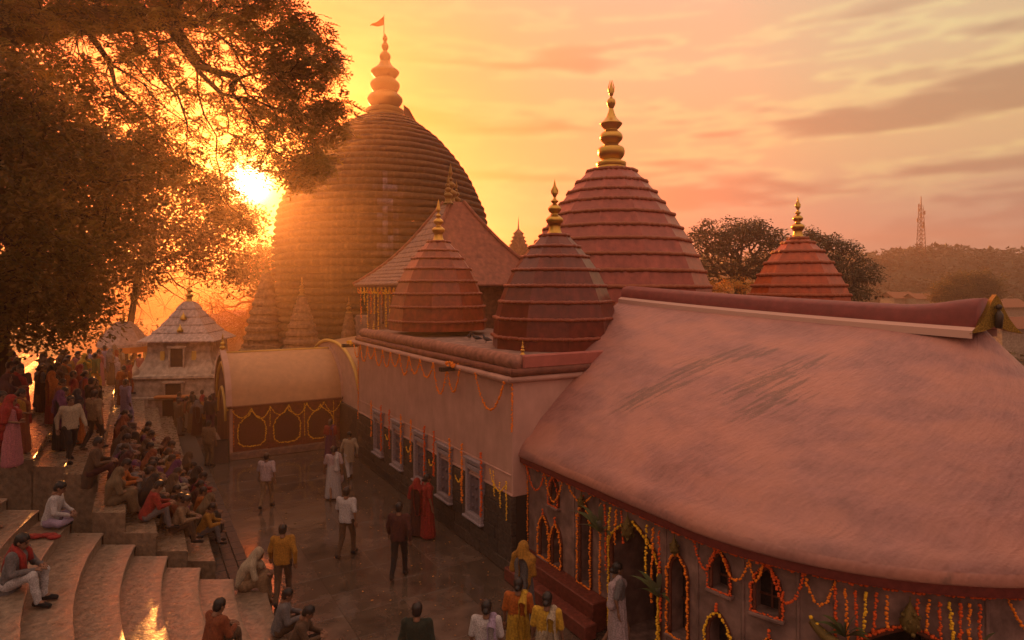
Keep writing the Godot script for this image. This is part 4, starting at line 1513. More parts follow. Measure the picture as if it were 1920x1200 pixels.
	for q: Array in [[405, 62.0, 4.2, 3.2, "pale low house glimpsed under the trees behind the white shrine"], [445, 66.0, 3.2, 3.4, "narrow pale house beside the spire, half hidden by haze"]]:
		var hs := thing("pale_house", q[4], "house", P(q[0], 540, q[1]) * Vector3(1, 0, 1), 0.2, "pale houses under the trees")
		m = Mb.new(true)
		m.box(Vector3(0, q[3] * 0.5, 0), Vector3(q[2], q[3], 3.0))
		obj("wall", m, wall, hs)
		m = Mb.new(true)
		m.q(Vector3(-q[2] * 0.58, q[3] - 0.1, 1.8), Vector3(q[2] * 0.58, q[3] - 0.1, 1.8), Vector3(q[2] * 0.4, q[3] + 1.1, 0), Vector3(-q[2] * 0.4, q[3] + 1.1, 0), Vector3(0, 1, 1))
		m.q(Vector3(-q[2] * 0.58, q[3] - 0.1, -1.8), Vector3(q[2] * 0.58, q[3] - 0.1, -1.8), Vector3(q[2] * 0.4, q[3] + 1.1, 0), Vector3(-q[2] * 0.4, q[3] + 1.1, 0), Vector3(0, 1, -1))
		m.to(Vector3(-q[2] * 0.58, q[3] - 0.1, 1.8), Vector3(-q[2] * 0.58, q[3] - 0.1, -1.8), Vector3(-q[2] * 0.4, q[3] + 1.1, 0), Vector3.LEFT)
		m.to(Vector3(q[2] * 0.58, q[3] - 0.1, 1.8), Vector3(q[2] * 0.58, q[3] - 0.1, -1.8), Vector3(q[2] * 0.4, q[3] + 1.1, 0), Vector3.RIGHT)
		obj("roof", m, mats["shrine_tile"], hs)
		for i in 2:
			m = Mb.new(true)
			m.box(Vector3(-0.9 + i * 1.6, q[3] * 0.55, 1.51), Vector3(0.6, 0.9, 0.05))
			obj("window", m, mats["niche_dark"], hs)
	for q: Array in [[548, 37.0, 9.0, 3.1, "long low stone wall behind the red pavilion's roof"], [470, 42.0, 5.0, 2.4, "shorter stone wall below the hazy spires"]]:
		var w := thing("stone_wall", q[4], "wall", P(q[0], 540, q[1]) * Vector3(1, 0, 1), deg_to_rad(10), "low stone walls by the spires")
		for r in 5:
			var x: float = -q[2] * 0.5
			while x < q[2] * 0.5:
				var l := rng.randf_range(0.7, 1.5)
				m = Mb.new(true)
				m.box(Vector3(x + l * 0.5, (r + 0.5) * q[3] / 5.0, rng.randf_range(-0.03, 0.03)), Vector3(l - 0.03, q[3] / 5.0 - 0.03, 0.5), 0.02)
				obj("stone_block", m, mats["dark_stone%d" % (rng.randi() % 4)] if r < 4 else mats["house_wall"], w)
				x += l
	# parapets at the top of the far seating
	for q: Array in [[-14.4, -8.2, 3.7, 4.5, "upper pale parapet with coping at the top of the far steps"], [-13.2, -8.6, 3.1, 3.9, "lower pale parapet with coping above the far steps"]]:
		var w := hall_thing("parapet", q[4], "parapet", "parapets above the far steps")
		m = Mb.new(true)
		m.box(Vector3(q[0], (q[2] + q[3]) * 0.5, q[1] - 1.5), Vector3(0.3, q[3] - q[2], 3.4), 0.02)
		obj("wall", m, wall, w)
		m = Mb.new(true)
		m.box(Vector3(q[0], q[3] + 0.06, q[1] - 1.5), Vector3(0.5, 0.12, 3.6), 0.03)
		obj("coping", m, mats["ochre"], w)
		for i in 5:
			m = Mb.new(true)
			m.box(Vector3(q[0] + 0.15, (q[2] + q[3]) * 0.5, q[1] - 2.8 + i * 0.6), Vector3(0.04, 0.35, 0.2), 0.01)
			obj("panel", m, mats["eave_red"], w)


# ---------------------------------------------------------------- trees
func leaf_clump(leaves: int, reach: float, size: float, seed_: int, mat_: Material) -> ArrayMesh:
	var g := RandomNumberGenerator.new()
	g.seed = seed_
	var m := Mb.new(true)
	for i in leaves:
		var d := Vector3(g.randf_range(-1, 1), g.randf_range(-0.7, 0.7), g.randf_range(-1, 1))
		var c := d * reach
		var dir := (d + Vector3(g.randf_range(-0.8, 0.8), g.randf_range(-0.9, 0.3), g.randf_range(-0.8, 0.8))).normalized()
		var side := dir.cross(Vector3(g.randf_range(-0.6, 0.6), 1, g.randf_range(-0.6, 0.6))).normalized()
		var l := size * g.randf_range(0.7, 1.3)
		var up := dir.cross(side) * l * 0.12
		var tip := c + dir * l
		var mid := c + dir * l * 0.5
		m.t(c, mid + side * l * 0.28 + up, tip)
		m.t(c, tip, mid - side * l * 0.28 + up)
	return m.done(mat_)


# sprays of feathered leaves: leaflets in two rows along thin stalks
func frond_clump(fronds: int, length: float, pairs: int, size: float, seed_: int, mat_: Material) -> ArrayMesh:
	var g := RandomNumberGenerator.new()
	g.seed = seed_
	var m := Mb.new(true)
	for i in fronds:
		var a := TAU * (i + g.randf() * 0.7) / fronds
		var dir := Vector3(cos(a), g.randf_range(-0.7, 0.25), sin(a)).normalized()
		var side := dir.cross(Vector3(g.randf_range(-0.3, 0.3), 1, g.randf_range(-0.3, 0.3))).normalized()
		var l := length * g.randf_range(0.75, 1.2)
		var prev := Vector3.ZERO
		for k in pairs:
			var f := (k + 1.0) / pairs
			var c := dir * l * f + Vector3(0, -0.35 * l * f * f, 0)
			m.t(prev + side * 0.006, c, prev - side * 0.006)
			for e: float in [-1.0, 1.0]:
				var d := (side * e + dir * 0.55 + Vector3(0, g.randf_range(-0.35, 0.1), 0)).normalized()
				var s := size * g.randf_range(0.75, 1.15) * (1.0 - 0.35 * absf(f - 0.55))
				var w := dir * s * 0.24
				m.t(c, c + d * s * 0.5 + w, c + d * s)
				m.t(c, c + d * s, c + d * s * 0.5 - w)
			prev = c
	return m.done(mat_)


func tree(o: Node3D, root: PackedVector3Array, goals: PackedVector3Array, trunk_r: float, leaf: Mesh, per_tip: int, spread: float, size: float, bark: Material, seed_: int, keep = null, balance := 0.35, taper := 0.5) -> void:
	var g := RandomNumberGenerator.new()
	g.seed = seed_
	var pos := PackedVector3Array()
	var par := PackedInt32Array()
	var run := PackedFloat32Array()
	for i in root.size():
		pos.append(root[i])
		par.append(i - 1)
		run.append(0.0 if i == 0 else run[i - 1] + root[i].distance_to(root[i - 1]) * 0.5)
	var hub := root[root.size() - 1]
	var order := []
	for p in goals:
		order.append([p.distance_to(hub), p])
	order.sort_custom(func(a, b): return a[0] < b[0])
	for q: Array in order:
		var p: Vector3 = q[1]
		var best := 1e9
		var at := 0
		for i in range(mini(2, root.size() - 1), pos.size()):
			var c := pos[i].distance_to(p) + balance * run[i]
			if c < best:
				best = c
				at = i
		var d := pos[at].distance_to(p)
		var steps := clampi(int(d / 0.7), 1, 5)
		var from := pos[at]
		for s in steps:
			var f := float(s + 1) / steps
			var w := from.lerp(p, f)
			if s < steps - 1:
				w += Vector3(g.randf_range(-1, 1), g.randf_range(-0.4, 1.2), g.randf_range(-1, 1)) * d * 0.05
			pos.append(w)
			par.append(at)
			run.append(run[at] + d / steps)
			at = pos.size() - 1
	var weight := PackedFloat32Array()
	weight.resize(pos.size())
	for i in range(pos.size() - 1, -1, -1):
		weight[i] += 1.0
		if par[i] >= 0:
			weight[par[i]] += weight[i]
	var total := weight[0]
	var rad := PackedFloat32Array()
	for i in pos.size():
		rad.append(maxf(trunk_r * pow(weight[i] / total, taper), 0.007))
	var trunk := Mb.new()
	var limbs := Mb.new()
	trunk.tube(root, rad.slice(0, root.size()), 9)
	for i in range(root.size(), pos.size()):
		var b := par[i]
		limbs.tube(PackedVector3Array([pos[b], pos[i]]), PackedFloat32Array([minf(rad[b], rad[i] * 1.35), rad[i]]), 5 if rad[i] > 0.03 else 3, false)
	obj("trunk", trunk, bark, o)
	obj("limbs", limbs, bark, o)
	var spots := []
	for i in range(root.size(), pos.size()):
		if weight[i] > 5.0:
			continue
		for k in per_tip:
			var p := pos[i] + Vector3(g.randf_range(-1, 1), g.randf_range(-0.6, 0.6), g.randf_range(-1, 1)) * spread
			if in_sunbeam(p):
				continue
			if keep != null and not keep.call(p):
				continue
			spots.append(Transform3D(Basis.from_euler(Vector3(g.randf_range(-0.5, 0.5), g.randf() * TAU, g.randf_range(-0.5, 0.5))).scaled(Vector3.ONE * size * g.randf_range(0.65, 1.3)), p))
	crown(o, leaf, spots, g)


func crown(o: Node3D, leaf: Mesh, spots: Array, g: RandomNumberGenerator) -> MultiMeshInstance3D:
	var mm := MultiMesh.new()
	mm.transform_format = MultiMesh.TRANSFORM_3D
	mm.use_colors = true
	mm.mesh = leaf
	mm.instance_count = spots.size()
	for i in spots.size():
		mm.set_instance_transform(i, spots[i])
		var v := g.randf_range(0.55, 1.25)
		mm.set_instance_color(i, Color(v * g.randf_range(0.9, 1.2), v, v * 0.8))
	var mi := MultiMeshInstance3D.new()
	mi.multimesh = mm
	name_under(mi, "crown", o)
	mi.set_meta("kind", "stuff")
	return mi


func leaf_mat(key: String, c: Color, through := 0.5) -> StandardMaterial3D:
	var m := mat(key, c, 0.55)
	m.vertex_color_use_as_albedo = true
	m.backlight_enabled = true
	m.backlight = Color(through, through, through)
	m.cull_mode = BaseMaterial3D.CULL_DISABLED
	return m


func blobs(list: Array, count: int, seed_: int, squash := 0.75) -> PackedVector3Array:
	var g := RandomNumberGenerator.new()
	g.seed = seed_
	var total := 0.0
	for b: Array in list:
		total += b[3] * b[3]
	var out := PackedVector3Array()
	for b: Array in list:
		var c := P(b[0], b[1], b[2])
		for i in int(count * b[3] * b[3] / total):
			var d := Vector3(g.randfn(), g.randfn(), g.randfn()).normalized() * pow(g.randf(), 0.4)
			out.append(c + d * Vector3(b[3], b[3] * squash, b[3]))
	return out


# openings in the foliage through which the low sun reaches the yard and the steps
var beams := PackedVector3Array()


func in_sunbeam(p: Vector3) -> bool:
	if p.x > 0.0 or p.z < -75.0:
		return false
	for i in beams.size():
		var d := p - beams[i]
		if (d - SUN * d.dot(SUN)).length_squared() < (0.9 + 0.35 * (i % 3)) * (0.9 + 0.35 * (i % 3)):
			return true
	return false


func vegetation() -> void:
	var gb := RandomNumberGenerator.new()
	gb.seed = 23
	for i in 16:
		beams.append(Vector3(gb.randf_range(-14.5, -5.0), gb.randf_range(0.0, 1.6), gb.randf_range(-25.0, -8.5)))
	beams.append(Vector3(-9.0, 0, -20.0))
	beams.append(Vector3(-8.2, 0.5, -16.0))
	var bark := mat("bark", lin(0.05, 0.035, 0.025), 0.9, 0.03, 1.0, 1.5, 0.4)
	var green := leaf_mat("leaf_green", lin(0.14, 0.10, 0.022), 1.0)
	var clump := frond_clump(4, 0.34, 6, 0.115, 3, green)
	var big := leaf_clump(22, 0.34, 0.17, 4, green)
	# the great tree whose lacy limb reaches in from the left
	var o := thing("overhanging_tree", "spreading tree whose dark limb and lacy sprays overhang the top left corner", "tree", Vector3.ZERO, 0.0, "trees left of the temple")
	var poly := PackedVector2Array()
	for q: Array in [[-160, -150], [540, -150], [552, 10], [600, 52], [640, 108], [632, 136], [592, 150], [636, 182], [650, 212], [634, 252], [612, 292], [590, 322], [556, 345], [520, 318], [486, 330], [440, 300], [425, 340], [480, 425], [446, 432], [380, 372], [300, 305], [220, 235], [140, 150], [20, 96], [-160, 110]]:
		poly.append(Vector2(q[0], q[1]))
	var g := RandomNumberGenerator.new()
	g.seed = 31
	var goals := PackedVector3Array()
	while goals.size() < 1600:
		var p := Vector2(g.randf_range(-150, 655), g.randf_range(-150, 435))
		if p.x < 430.0 and p.y > 60.0 and g.randf() < 0.25:
			continue
		if Geometry2D.is_point_in_polygon(p, poly) and p.distance_to(Vector2(470, 347)) > 44.0 and noise.get_noise_2d(p.x * 1.4, p.y * 2.2 + 900.0) > -0.30:
			goals.append(P(p.x, p.y, g.randf_range(11.6, 15.4)))
	var root := PackedVector3Array([Vector3(-17.5, 3.6, -13.5), Vector3(-17.0, 6.5, -13.5), Vector3(-15.6, 9.6, -13.4), P(-190, 92, 13.4), P(0, 55, 13.3), P(150, 38, 13.2), P(240, 36, 13.1), P(330, 38, 13.0)])
	# gaps where the sky and the sun show through
	var gap := func(p: Vector3) -> bool:
		var px := Vector2(960.0 - p.x / p.z * FOC, 540.0 + (p.y - EYE) / p.z * FOC)
		var v := noise.get_noise_2d(px.x * 2.2 - px.y * 1.1, px.y * 4.2 - px.x * 2.2)
		var rim := smoothstep(440.0, 600.0, px.x) + (1.0 - smoothstep(0.0, 70.0, px.y)) * 0.6
		return v > 0.13 - 0.42 * rim and px.distance_to(Vector2(468, 345)) > 34.0
	tree(o, root, goals, 0.36, clump, 4, 0.22, 0.95, bark, 5, gap, 0.42, 0.62)
	# the dense trees below and behind it
	var list := [[-60, 190, 19.0, 2.6], [30, 240, 19.0, 2.8], [110, 320, 20.0, 2.9], [20, 400, 18.0, 2.8], [105, 440, 21.0, 2.4], [50, 560, 20.0, 2.1], [190, 350, 22.0, 2.2], [215, 305, 22.5, 1.8], [120, 580, 22.0, 1.5], [-80, 480, 18.0, 2.6]]
	o = thing("shade_tree", "dense dark shade tree filling the left edge above the crowd", "tree", Vector3.ZERO, 0.0, "trees left of the temple")
	tree(o, PackedVector3Array([Vector3(-17.0, 3.6, -21.0), Vector3(-16.8, 5.5, -20.8), P(60, 470, 20.0), P(80, 400, 20.0)]), blobs(list, 1000, 41, 0.8), 0.4, big, 4, 0.5, 1.0, bark, 6)
	list = [[300, 400, 40.0, 4.6], [350, 372, 41.0, 3.0], [262, 480, 40.0, 4.6], [385, 455, 43.0, 4.4], [330, 545, 42.0, 4.0], [425, 440, 44.0, 2.6], [440, 520, 46.0, 3.4], [225, 560, 43.0, 3.6], [205, 470, 38.0, 3.6], [390, 545, 44.0, 3.6]]
	o = thing("shade_tree", "tall hazy tree behind the white shrine, lit through by the sun", "tree", Vector3.ZERO, 0.0, "trees left of the temple")
	var bigger := leaf_clump(26, 0.62, 0.28, 8, green)
	tree(o, PackedVector3Array([Vector3(-25.5, 0, -42.0), Vector3(-25.2, 3.5, -42.0), P(262, 500, 42.0), P(290, 430, 42.0)]), blobs(list, 900, 42, 0.85), 0.2, bigger, 2, 0.9, 0.9, bark, 7)
	list = [[462, 530, 58.0, 3.0], [505, 545, 60.0, 3.2], [488, 490, 60.0, 2.0], [520, 500, 61.0, 1.6], [440, 585, 60.0, 3.0]]
	o = thing("shade_tree", "small tree deep in the glow beside the beehive tower's left edge", "tree", Vector3.ZERO, 0.0, "trees left of the temple")
	tree(o, PackedVector3Array([Vector3(-23.3, 0, -60.0), Vector3(-23.2, 3.0, -60.0), P(488, 560, 60.0)]), blobs(list, 380, 43, 0.85), 0.35, bigger, 2, 0.8, 0.85, bark, 8)
	# trees beyond the ridge of the long hall
	list = [[1330, 455, 46.0, 1.9], [1372, 440, 46.0, 2.3], [1425, 442, 46.0, 2.0], [1345, 500, 46.0, 2.5], [1415, 492, 46.0, 2.6], [1468, 455, 46.0, 1.5], [1300, 500, 45.0, 1.5], [1318, 428, 46.0, 0.8], [1460, 520, 46.0, 2.2]]
	var dusk := leaf_mat("leaf_dusk", lin(0.07, 0.058, 0.022))
	var mid := leaf_clump(12, 0.30, 0.22, 9, dusk)
	o = thing("rain_tree", "broad flat-topped tree between the great red dome and bright red dome", "tree", Vector3.ZERO, 0.0, "trees beyond the ridge")
	tree(o, PackedVector3Array([P(1392, 760, 46.0), P(1390, 600, 46.0), P(1386, 530, 46.0)]), blobs(list, 620, 51, 0.55), 0.42, mid, 3, 0.45, 0.9, bark, 9)
	list = [[1545, 452, 48.0, 1.4], [1575, 470, 48.0, 1.6], [1603, 498, 48.0, 1.6], [1555, 512, 48.0, 2.0], [1618, 520, 48.0, 1.3], [1530, 490, 48.0, 1.8], [1590, 545, 48.0, 2.0], [1520, 440, 48.0, 0.9]]
	o = thing("rain_tree", "open-branched tree just right of the bright red dome", "tree", Vector3.ZERO, 0.0, "trees beyond the ridge")
	tree(o, PackedVector3Array([P(1520, 760, 48.0), P(1526, 620, 48.0), P(1535, 560, 48.0)]), blobs(list, 420, 52, 0.5), 0.36, mid, 3, 0.36, 0.85, bark, 10)
	list = [[1800, 540, 95.0, 3.2], [1830, 528, 95.0, 2.8], [1850, 542, 95.0, 2.2], [1780, 552, 95.0, 2.6]]
	o = thing("rain_tree", "lone dark tree on the plain above the ridge's curled end", "tree", Vector3.ZERO, 0.0, "trees beyond the ridge")
	tree(o, PackedVector3Array([P(1815, 625, 95.0), P(1816, 580, 95.0), P(1818, 550, 95.0)]), blobs(list, 260, 53, 0.6), 0.4, bigger, 4, 0.8, 0.9, bark, 11)
	# sunlit flowering bushes under the broad tree
	var gold := leaf_mat("leaf_yellow", lin(0.55, 0.26, 0.02))
	var yc := leaf_clump(10, 0.16, 0.12, 12, gold)
	for q: Array in [[1372, 532, 40.0, 0.9, "yellow-flowered bush glowing under the broad tree behind the ridge"], [1322, 537, 40.0, 0.5, "small yellow-flowered bush close to the great red dome's foot"]]:
		var b := thing("flowering_bush", q[4], "bush", Vector3.ZERO, 0.0, "flowering bushes behind the ridge")
		tree(b, PackedVector3Array([P(q[0], 765, q[2]), P(q[0], 640, q[2]), P(q[0], 560, q[2])]), blobs([[q[0], q[1], q[2], q[3]], [q[0] + 24, q[1] + 6, q[2], q[3] * 0.7]], 60, int(q[0]), 0.7), 0.08, yc, 4, 0.2, 1.0, bark, 13)
	# woods on the far ridge and scrub on the plain: nobody could count them
	g.seed = 77
	var wood_leaf := leaf_clump(46, 0.55, 0.40, 14, dusk)
	var spots := []
	for i in 3600:
		var az := deg_to_rad(g.randf_range(-40.0, 46.0))
		var f := pow(g.randf(), 1.3) * 0.72 if i > 500 else g.randf_range(0.56, 0.68)
		var r := lerpf(160.0, 290.0, f)
		var s := g.randf_range(2.0, 4.2) if i > 500 else g.randf_range(2.4, 6.0)
		spots.append(Transform3D(Basis(Vector3.UP, g.randf() * TAU).scaled(Vector3(s, s * g.randf_range(0.7, 1.1), s)), Vector3(sin(az) * r, hill_height(az, f) + s * 0.3, -cos(az) * r)))
	var woods := crown(self, wood_leaf, spots, g)
	woods.name = "forest"
	tag(woods, "dense hazy forest covering the far ridge behind the temple", "forest", "", "stuff")
	spots = []
	for i in 900:
		var az := deg_to_rad(g.randf_range(4.0, 46.0))
		var r := g.randf_range(70.0, 165.0)
		var s := g.randf_range(0.7, 2.2)
		spots.append(Transform3D(Basis(Vector3.UP, g.randf() * TAU).scaled(Vector3(s, s * 0.8, s)), Vector3(sin(az) * r, s * 0.25, -cos(az) * r)))
	var scrub := crown(self, wood_leaf, spots, g)
	scrub.name = "scrub"
	tag(scrub, "low scrub and bushes scattered over the hazy plain at right", "scrub", "", "stuff")


# ---------------------------------------------------------------- marigold garlands
func sag_line(a: Vector3, b: Vector3, sag: float, n := 14) -> PackedVector3Array:
	var pts := PackedVector3Array()
	for i in n + 1:
		var f := float(i) / n
		pts.append(a.lerp(b, f) - Vector3(0, sag * 4.0 * f * (1.0 - f), 0))
	return pts


func garland(lines: Array, m_: Material, label: String, group: String, r := 0.036, gap := 0.052) -> void:
	if lines.size() > 1:
		var whole := thing("marigold_garland", label, "garland", Vector3.ZERO, 0.0, group)
		for l: PackedVector3Array in lines:
			var part := Mb.new()
			part.beads(l, r * 0.82, gap * 0.72, rng)
			obj("flower_string", part, m_, whole)
		return
	var m := Mb.new()
	m.beads(lines[0], r * 0.82, gap * 0.72, rng)
	tag(obj("marigold_garland", m, m_), label, "garland", group)


func ordinal(i: int) -> String:
	return ["first", "second", "third", "fourth", "fifth", "sixth", "seventh", "eighth", "ninth", "tenth", "eleventh", "twelfth", "thirteenth", "fourteenth", "fifteenth", "sixteenth"][i]


func garlands() -> void:
	var orange := mat("marigold_orange", lin(0.78, 0.20, 0.012), 0.7)
	var yellow := mat("marigold_yellow", lin(0.78, 0.42, 0.02), 0.7)
	var deep := mat("marigold_red", lin(0.62, 0.085, 0.012), 0.7)
	# swags under the cornice of the pale hall
	var hooks := [-12.0, -11.15, -10.3, -9.45, -8.6, -7.8, -6.95, -6.1, -5.2, -4.2, -3.25, -2.45, -1.55, -0.05]
	for i in hooks.size() - 1:
		if i == 11:
			continue
		var a := H(-0.19, 4.62, hooks[i])
		var b := H(-0.19, 4.62, hooks[i + 1])
		garland([sag_line(a, b, 0.52 + 0.1 * sin(i * 2.3) + (0.22 if i > 8 else 0.0))], orange, "%s marigold swag from the near corner under the pale hall's cornice" % ordinal(hooks.size() - 2 - i), "swags under the pale hall's cornice", 0.034, 0.047)
	garland([sag_line(H(-0.03, 4.6, 0.03), H(-0.03, 3.4, 0.03), 0.0)], orange, "straight marigold string hanging down the pale hall's near corner", "hanging strings on the pale hall", 0.03, 0.05)
	garland([sag_line(H(-0.03, 4.55, -11.95), H(-0.03, 1.6, -11.95), 0.0)], orange, "straight marigold string down the pale hall's far edge", "hanging strings on the pale hall", 0.03, 0.05)
	var place := ["nearest", "second nearest", "middle", "second farthest", "farthest"]
	for i in 5:
		var z: float = WIN_Z[i]
		garland([sag_line(H(-0.14, 2.62, z - 0.56), H(-0.14, 1.05 if i == 0 else 1.3, z - 0.56), 0.0)], deep if i % 2 else orange, "marigold string left of the %s window of the pale hall" % place[i], "strings beside the hall windows", 0.04, 0.055)
		garland([sag_line(H(-0.14, 2.62, z + 0.54), H(-0.14, 1.0, z + 0.54), 0.0)], orange if i % 2 else deep, "marigold string right of the %s window of the pale hall" % place[i], "strings beside the hall windows", 0.04, 0.055)
		if i < 4:
			garland([sag_line(H(-0.13, 1.75, z - 0.62), H(-0.12, 1.7, z - 1.0), 0.18)], yellow, "short yellow looped end beside the %s hall window" % place[i], "yellow loops by the hall windows", 0.028, 0.045)
	garland([sag_line(H(-0.1, 2.3, -0.95), H(-0.1, 2.2, -0.1), 0.35), sag_line(H(-0.1, 2.3, -0.75), H(-0.1, 1.7, -0.7), 0.0), sag_line(H(-0.1, 2.1, -0.45), H(-0.1, 1.5, -0.4), 0.0), sag_line(H(-0.1, 2.2, -0.12), H(-0.1, 1.3, -0.1), 0.0)], yellow, "tangled yellow strings on the hall wall by its near corner", "yellow loops by the hall windows", 0.026, 0.05)
	# the string that runs under the eave of the long hall, and its swags
	var line := PackedVector3Array()
	for i in 121:
		var p := wall_at(0.05 + i * 0.105, 2.635 + 0.012 * sin(i * 1.7), 0.06)
		line.append(HALL * p)
	garland([line], deep, "long red marigold string under the whole curved eave", "", 0.036, 0.05)
	var sw := [[0.08, 0.85, 0.5], [0.85, 1.55, 0.55], [1.75, 2.62, 0.28], [5.35, 5.75, 0.42], [5.85, 6.32, 0.4], [6.32, 6.52, 0.3], [6.62, 7.1, 0.5], [7.1, 7.5, 0.42], [9.6, 10.4, 0.5]]
	var near := ["by the hall corner", "over the small upper niche", "above the first tall arch", "beside the upper niche past the door", "between the two upper niches", "close to the second upper niche", "past the second upper niche", "before the lower right door", "right of the lower right door"]
	for i in sw.size():
		var q: Array = sw[i]
		var pts := PackedVector3Array()
		for k in 15:
			var f := k / 14.0
			pts.append(HALL * wall_at(lerpf(q[0], q[1], f), 2.6 - q[2] * 4.0 * f * (1.0 - f), 0.12))
		garland([pts], orange if i % 3 else deep, "marigold swag under the curved eave %s" % near[i], "swags under the curved eave", 0.028, 0.044)
	garland([sag_line(H(0.40, 2.6, 0.03), H(0.40, 0.7, 0.03), 0.0)], orange, "marigold string down the junction of long hall and pale hall", "", 0.026, 0.05)
	# flower edging of the arches
	var names := ["left niche of the low pair", "right niche of the low pair", "small upper niche near the hall corner", "first tall arch", "main dark doorway", "second tall arch", "first upper niche past the doorway", "first low niche past the doorway", "second upper niche past the doorway", "second low niche past the doorway", "lower right doorway"]
	for k in OPENINGS.size():
		var q: Array = OPENINGS[k]
		var pts := PackedVector3Array()
		var w: float = q[1] - q[0]
		for i in 9:
			pts.append(HALL * wall_at(q[0] - 0.035, lerpf(q[2], q[3], i / 8.0), 0.15))
		for i in 17:
			var t := lerpf(q[0] - 0.035, q[1] + 0.035, i / 16.0)
			pts.append(HALL * wall_at(t, arch_y(q, t) + 0.045, 0.15))
		for i in 9:
			pts.append(HALL * wall_at(q[1] + 0.035, lerpf(q[3], q[2], i / 8.0), 0.15))
		if q[2] > 0.0:
			pts.append(pts[0])
		garland([pts], [orange, orange, deep, orange, yellow, orange, deep, yellow, deep, orange, deep][k], "marigold edging round the %s" % names[k], "marigold edging of the arches", 0.030 if w < 1.0 else 0.034, 0.046)
		# gilt bud on the tip of the arch
		if k in [0, 1, 3, 5, 7, 9]:
			garland([sag_line(HALL * wall_at((q[0] + q[1]) * 0.5, q[4] + 0.06, 0.14), HALL * wall_at((q[0] + q[1]) * 0.5, q[4] + 0.2, 0.14), 0.0, 2)], deep, "upright flower tip above the %s" % names[k], "flower tips above the arches", 0.032, 0.04)
	# strings over the two doorways
	var drop := [[2.9, 2.5, 0.7], [3.05, 2.5, 1.25], [3.2, 2.5, 1.75], [3.38, 2.5, 1.85], [3.55, 2.52, 1.98], [4.25, 2.5, 1.6], [4.4, 2.5, 1.15], [4.55, 2.5, 0.9], [4.52, 1.3, 0.05]]
	for i in drop.size():
		var q: Array = drop[i]
		garland([sag_line(HALL * wall_at(q[0], q[1], 0.1), HALL * wall_at(q[0] + 0.06 * sin(i * 2.0), q[2], 0.08), 0.0)], [orange, deep, yellow][i % 3], "%s string from the left hanging over the main dark doorway" % ordinal(i), "strings over the main doorway", 0.032, 0.05)
	for i in 15:
		var t := 7.5 + i * 0.125
		if i in [6, 7]:
			continue
		var low := 1.55 + 0.55 * (1.0 - pow(absf(t - 8.4) / 0.9, 2.0)) + 0.1 * sin(i * 3.1)
		garland([sag_line(HALL * wall_at(t, 2.5, 0.12), HALL * wall_at(t + 0.04 * sin(i * 1.3), low, 0.1), 0.0)], [deep, orange, deep, yellow][i % 4], "%s string from the left hanging over the lower right doorway" % ordinal(i), "strings over the lower right doorway", 0.03, 0.045)
	# pavilion: swags along the eave, medallion borders, strings
	var x0 := -4.45
	for i in 6:
		var a := x0 + 0.1 + i * 0.72
		garland([sag_line(H(a, 1.98, -14.36), H(a + 0.72, 1.98, -14.36), 0.34 + 0.1 * (i % 2))], yellow, "%s yellow swag from the left along the red pavilion's eave" % ordinal(i), "swags on the red pavilion", 0.03, 0.05)
	for i in 3:
		var cx := x0 + 0.85 + i * 1.36
		var pts := PackedVector3Array()
		for p in ogee_loop(1.06, 1.4):
			pts.append(H(cx + p.x, 0.48 + p.y, -14.42))
		garland([pts], yellow, "yellow flower border of the %s medallion on the red pavilion" % ["left", "middle", "right"][i], "medallion borders on the red pavilion", 0.036, 0.058)
	for i in 4:
		var x: float = [x0 + 0.16, x0 + 1.53, x0 + 2.89, -0.35][i]
		garland([sag_line(H(x, 1.98, -14.37), H(x, [0.5, 1.2, 0.6, 0.5][i], -14.37), 0.0)], yellow if i else orange, "%s upright yellow string from the left on the red pavilion's front" % ordinal(i), "upright strings on the red pavilion", 0.026, 0.06)
	# strings under the porch eave beside the beehive tower
	for i in 13:
		var z := -11.0 - i * 0.5
		garland([sag_line(H(1.65, 6.8, z), H(1.65, 5.4 + 0.6 * sin(i * 2.4), z + 0.05), 0.0, 6), sag_line(H(1.65, 6.8, z), H(1.65, 6.8, z - 0.5), 0.25, 6)], yellow if i % 3 else orange, "%s golden string from the near corner below the porch eave" % ordinal(i), "golden strings below the porch eave", 0.045, 0.09)


